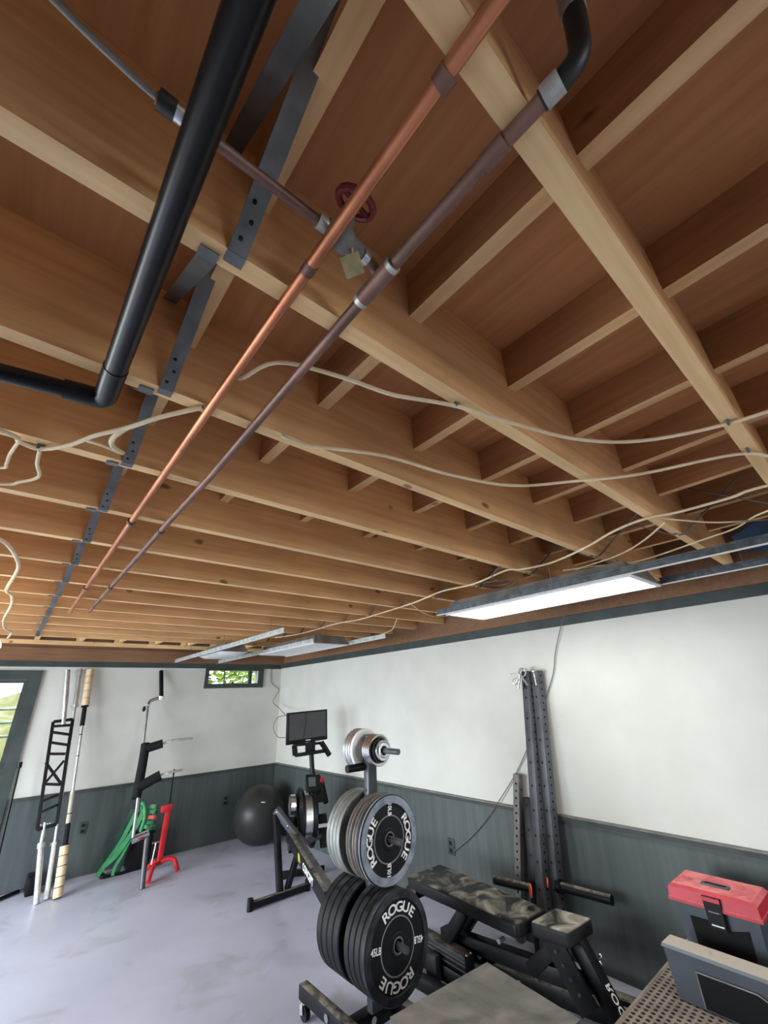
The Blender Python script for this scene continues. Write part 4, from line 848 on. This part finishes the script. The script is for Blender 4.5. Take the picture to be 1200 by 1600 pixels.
# ------------------------------------------------------------------ rack uprights leaning on the right wall
def upright(a, b, w, m, label, pitch, wide, name='rack_upright', tw=False):
    o = thing(name, (a[0], a[1], 0), label, 'rack upright', 'rack uprights leaning on the right wall'); a, b = V(a), V(b); d = (b-a).normalized()
    UPV = V((-.22, -1, 0)) if tw else V((0, -1, 0)); MB().bar(a, b, w, w, up=UPV, bevel=.005).build('upright_tube', M[m], o)
    x = d.cross(UPV).normalized(); x = x if x.x < 0 else -x; yv = UPV.copy(); yv = (yv - d*yv.dot(d)).normalized()
    Lh = (b-a).length; hm = MB(); t = .06
    while t < Lh-.03: hm.cyl(a+d*t+yv*(w/2-.004), a+d*t+yv*(w/2+.0006), .008, n=8); t += pitch
    hm.build('front_holes', M['void'], o)['kind'] = 'stuff'
    hm = MB(); t = .1
    while t < Lh-.03: hm.cyl(a+d*t+x*(w/2-.004), a+d*t+x*(w/2+.0006), .0085, n=8); t += wide
    hm.build('side_holes', M['void'], o)['kind'] = 'stuff'
    return o, x, yv, d
u1, x1, y1_, d1 = upright((3.115, 2.13, .008), (3.278, 2.03, 1.80), .072, 'charcoal', 'tall charcoal perforated upright with chrome pins hung on top', .05, .15, tw=True)
lg_ = MB(); put_text(lg_, 'R', V((3.278, 2.03, 1.80))-d1*.115+x1*.0368, d1.cross(x1), d1, .06, 1.2)
lg_.build('letter_mark', M['void'], u1)
upright((3.19, 2.06, .008), (3.282, 1.945, 1.80), .068, 'charcoal', 'tall charcoal perforated upright, right one of the leaning pair', .05, .15, tw=True)
upright((3.285, 2.45, .001), (3.287, 2.275, 1.05), .055, 'greysteel', 'short dusty grey perforated upright behind the tall pair', .3, .05)
upright((3.19, 2.22, .008), (3.285, 2.205, .90), .07, 'black', 'shorter black upright tucked behind the tall pair', .4, .15)
sp = thing('spotter_bar', (3.14, 2.1, .35), 'dusty black round bar stuck through the uprights with orange clips', 'bar')
MB().cyl((3.078, 2.46, .396), (3.105, 2.165, .405), .027, n=18).build('bar_half', M['blackdust'], sp)
MB().cyl((3.19, 2.0, .435), (3.185, 1.65, .449), .027, n=18).build('bar_half', M['blackdust'], sp)
MB().cyl((3.192, 2.02, .434), (3.192, 1.985, .436), .04, n=18).build('bar_flange', M['black'], sp)
for c, s_ in (((3.062, 2.135, .405), .72), ((3.12, 2.035, .46), .5)):
    cl = MB(); q_ = V(c)
    cl.tube([q_+V((0, .02*s_, .055*s_)), q_+V((-.012, 0, .03*s_)), q_+V((-.014, .004, -.02*s_)), q_+V((0, .024*s_, -.04*s_)), q_+V((.004, .034*s_, .0)), q_+V((0, .02*s_, .055*s_))], .0085*s_, 10, 4); cl.build('orange_clip', M['orange'], sp)
tpz = V((3.24, 2.04, 1.79))
cp = thing('pin_bunch', (3.23, 2.07, 1.74), 'bunch of shiny chrome pins and rings hung on the upright top', 'pins')
MB().tube([tpz+V((-.025, .03*math.cos(t*math.pi/8)+.0, .03*math.sin(t*math.pi/8)+.0)) for t in range(17)], .0075, 8, 1).build('ring', M['chrome'], cp)
for k, (dx, dy, dz) in enumerate(((-.05, .11, -.01), (-.045, .075, -.09), (-.04, .05, -.12), (-.045, -.045, -.10))):
    MB().cyl(tpz+V((-.03, .02, -.015)), tpz+V((dx, dy, dz)), .0075, n=10).build('pin', M['chrome'], cp)
MB().tube([tpz+V((-.03, .03, -.03)), tpz+V((-.045, .085, -.05)), tpz+V((-.045, .08, -.085)), tpz+V((-.03, .04, -.075)), tpz+V((-.03, .03, -.03))], .003, 8, 4).build('clip_wire', M['chrome'], cp)
MB().box(tpz+V((0, .0, .027)), (.05, .045, .02), None, .006).build('top_loop', M['chrome'], cp)
MB().cyl(V((3.245, 1.955, 1.79)), V((3.235, 1.945, 1.69)), .007, n=10).build('pin', M['chrome'], cp)
MB().sphere((3.247, 1.957, 1.795), .017, 12, 8).build('pin_head', M['chrome'], cp)

# ------------------------------------------------------------------ box, grid shelf, toolbox and bin in the foreground
jb = thing('jump_box', (1.87, 1.64, 0), 'low black box with dusty scuffed rubber top in the foreground', 'box')
TB = [(1.60, 1.915), (2.20, 1.868), (2.145, 1.36), (1.54, 1.41)]
MB().hexa([(x, y, .0) for x, y in TB[::-1]], [(x, y, .372) for x, y in TB[::-1]]).build('box_body', M['black'], jb)
cx_, cy_ = 1.87, 1.64
MB().hexa([(x+(x-cx_)*.02, y+(y-cy_)*.02, .372) for x, y in TB[::-1]], [(x+(x-cx_)*.02, y+(y-cy_)*.02, .40) for x, y in TB[::-1]]).build('rubber_top', M['boxtop'], jb)
MB().box((1.585, 1.86, .345), (.02, .05, .03), None, .004).build('corner_bracket', M['zinc'], jb)

# perforated platform: real holes, one mesh for the grid
ZS = .35
gs = thing('grid_platform', (2.8, .7, 0), 'dusty brown perforated rubber-topped platform along the right wall', 'platform')
def grid():
    m = MB(); p = .03; x0, y0, x1, y1 = 2.24, .32, 3.29, 1.285; nx = int((x1-x0)/p); ny = int((y1-y0)/p); k = 8; r = .0106
    for i in range(nx):
        for j in range(ny):
            cx = x0+(i+.5)*p; cy = y1-(j+.5)*p
            out = []; inn = []
            for a in range(k):
                t = math.pi/4*a; ct, st = math.cos(t), math.sin(t); q_ = max(abs(ct), abs(st))
                out.append(V((cx+p/2*ct/q_, cy+p/2*st/q_, ZS))); inn.append(V((cx+r*ct, cy+r*st, ZS)))
            low = [v-V((0, 0, .012)) for v in inn]
            m.add(out+inn+low, [[a, (a+1) % k, k+(a+1) % k, k+a] for a in range(k)] + [[k+a, k+(a+1) % k, 2*k+(a+1) % k, 2*k+a] for a in range(k)])
    o = m.build('perforated_top', M['mat'], gs); o['kind'] = 'stuff'
    e = MB(); X1 = x0+nx*p; Y0 = y1-ny*p
    e.span((x0-.012, y1, ZS-.045), (X1+.012, y1+.012, ZS+.002)).span((x0-.012, Y0-.012, ZS-.045), (X1+.012, Y0, ZS+.002)).span((x0-.012, Y0, ZS-.045), (x0, y1, ZS+.002)).span((X1, Y0, ZS-.045), (X1+.012, y1, ZS+.002)).build('edge_rim', M['mat'], gs)
    MB().span((x0, Y0, ZS-.045), (X1, y1, ZS-.022)).build('under_board', M['void'], gs)
    for x in (x0+.06, X1-.06):
        for y in (Y0+.06, y1-.06): MB().box((x, y, (ZS-.045)/2), (.06, .06, ZS-.045)).build('leg', M['black'], gs)
grid()

tb = thing('toolbox', (3.0, 1.0, ZS), 'dark grey toolbox with dusty red lid standing by the right wall', 'toolbox')
zl, zt = .655, .715
bx0, bx1, by0, by1 = 2.885, 3.12, .80, 1.175
MB().hexa([(2.905, by0+.035, ZS+.001), (3.11, by0+.035, ZS+.001), (3.11, by1-.035, ZS+.001), (2.905, by1-.035, ZS+.001)], [(2.885, by0+.018, zl), (3.105, by0+.018, zl), (3.105, by1-.018, zl), (2.885, by1-.018, zl)]).build('box_body', M['tool'], tb)
xf = lambda z: 2.905-.02*(z-ZS)/(zl-ZS)
MB().prism([(xf(.60)-.004, 1.105, .60), (xf(.60)-.004, 1.03, .60), (xf(.58)-.004, 1.0, .575), (xf(.60)-.004, .965, .575), (xf(.6)-.004, .87, .60), (xf(.42)-.004, .875, .42), (xf(.42)-.004, 1.10, .42)], (.006, 0, 0)).build('label_recess', M['void'], tb)
ld = MB().hexa([(2.868, by0, zl), (3.125, by0, zl), (3.125, by1, zl), (2.868, by1, zl)], [(2.872, by0+.004, zl+.05), (3.12, by0+.004, zl+.05), (3.12, by1-.004, zl+.05), (2.872, by1-.004, zl+.05)]).build('lid', M['redplastic'], tb)
MB().hexa([(2.872, by0+.004, zl+.05), (3.12, by0+.004, zl+.05), (3.12, by1-.004, zl+.05), (2.872, by1-.004, zl+.05)], [(2.882, by0+.02, zt+.004), (3.11, by0+.02, zt+.004), (3.11, by1-.02, zt+.004), (2.882, by1-.02, zt+.004)]).build('lid_top', M['redplastic'], ld)
MB().span((2.864, by0-.004, zl-.004), (3.129, by1+.004, zl+.008)).build('lid_lip', M['redplastic'], ld)
MB().box((2.975, .985, zt+.006), (.04, .12, .008), None, .003).build('handle_rim', M['tool'], ld)
MB().box((2.978, .985, zt+.0085), (.018, .09, .006)).build('handle_slot', M['void'], ld)
lh = MB().hexa([(2.863, .952, zl-.075), (2.875, .952, zl-.075), (2.875, 1.018, zl-.075), (2.863, 1.018, zl-.075)], [(2.858, .948, zl+.048), (2.872, .948, zl+.048), (2.872, 1.022, zl+.048), (2.858, 1.022, zl+.048)]).build('latch', M['plastic'], tb)
MB().span((2.857, .95, zl+.030), (2.866, 1.02, zl+.046)).build('latch_hinge', M['redplastic'], lh)
MB().box((2.8605, .983, zl-.058), (.004, .05, .006)).build('latch_edge', M['satin'], lh)
MB().box((2.8592, .985, zl-.008), (.003, .045, .004)).build('latch_mark', M['greysteel'], lh)

bi = thing('storage_bin', (2.72, .95, ZS), 'charcoal plastic bin with pale dusty top edge and cut-out, nearest right corner', 'bin')
n_ = .10; B0 = V((2.660, 1.175, 0)); dB = V((-.03, -1, 0)).normalized(); nB = V((1, -.03, 0)).normalized(); LB = .56
def bp(u, v, z): return B0 + dB*u + nB*v + V((0, 0, z))
zt2 = .545
MB().hexa([bp(.02, .012, ZS+.003), bp(LB-.02, .012, ZS+.003), bp(LB-.02, n_-.01, ZS+.003), bp(.02, n_-.01, ZS+.003)], [bp(0, 0, zt2-.012), bp(LB, 0, zt2-.012), bp(LB, n_, zt2-.012), bp(0, n_, zt2-.012)]).build('bin_body', M['tool'], bi)
MB().hexa([bp(-.006, -.006, zt2-.012), bp(LB+.006, -.006, zt2-.012), bp(LB+.006, n_+.004, zt2-.012), bp(-.006, n_+.004, zt2-.012)], [bp(0, -.002, zt2), bp(LB, -.002, zt2), bp(LB, n_, zt2), bp(0, n_, zt2)]).build('top_ledge', M['bin'], bi)
MB().prism([bp(.125, -.0016, .480), bp(.34, -.0015, .482), bp(.38, 0, .465), bp(.41, .008, .36), bp(.125, .0085, .36)], nB*.008).build('cutout', M['void'], bi)
MB().tube([bp(.122, .007, .36), bp(.122, -.004, .482), bp(.342, -.004, .485), bp(.384, -.003, .467), bp(.416, .006, .36)], .003, 8, 1).build('cutout_rim', M['greysteel'], bi)
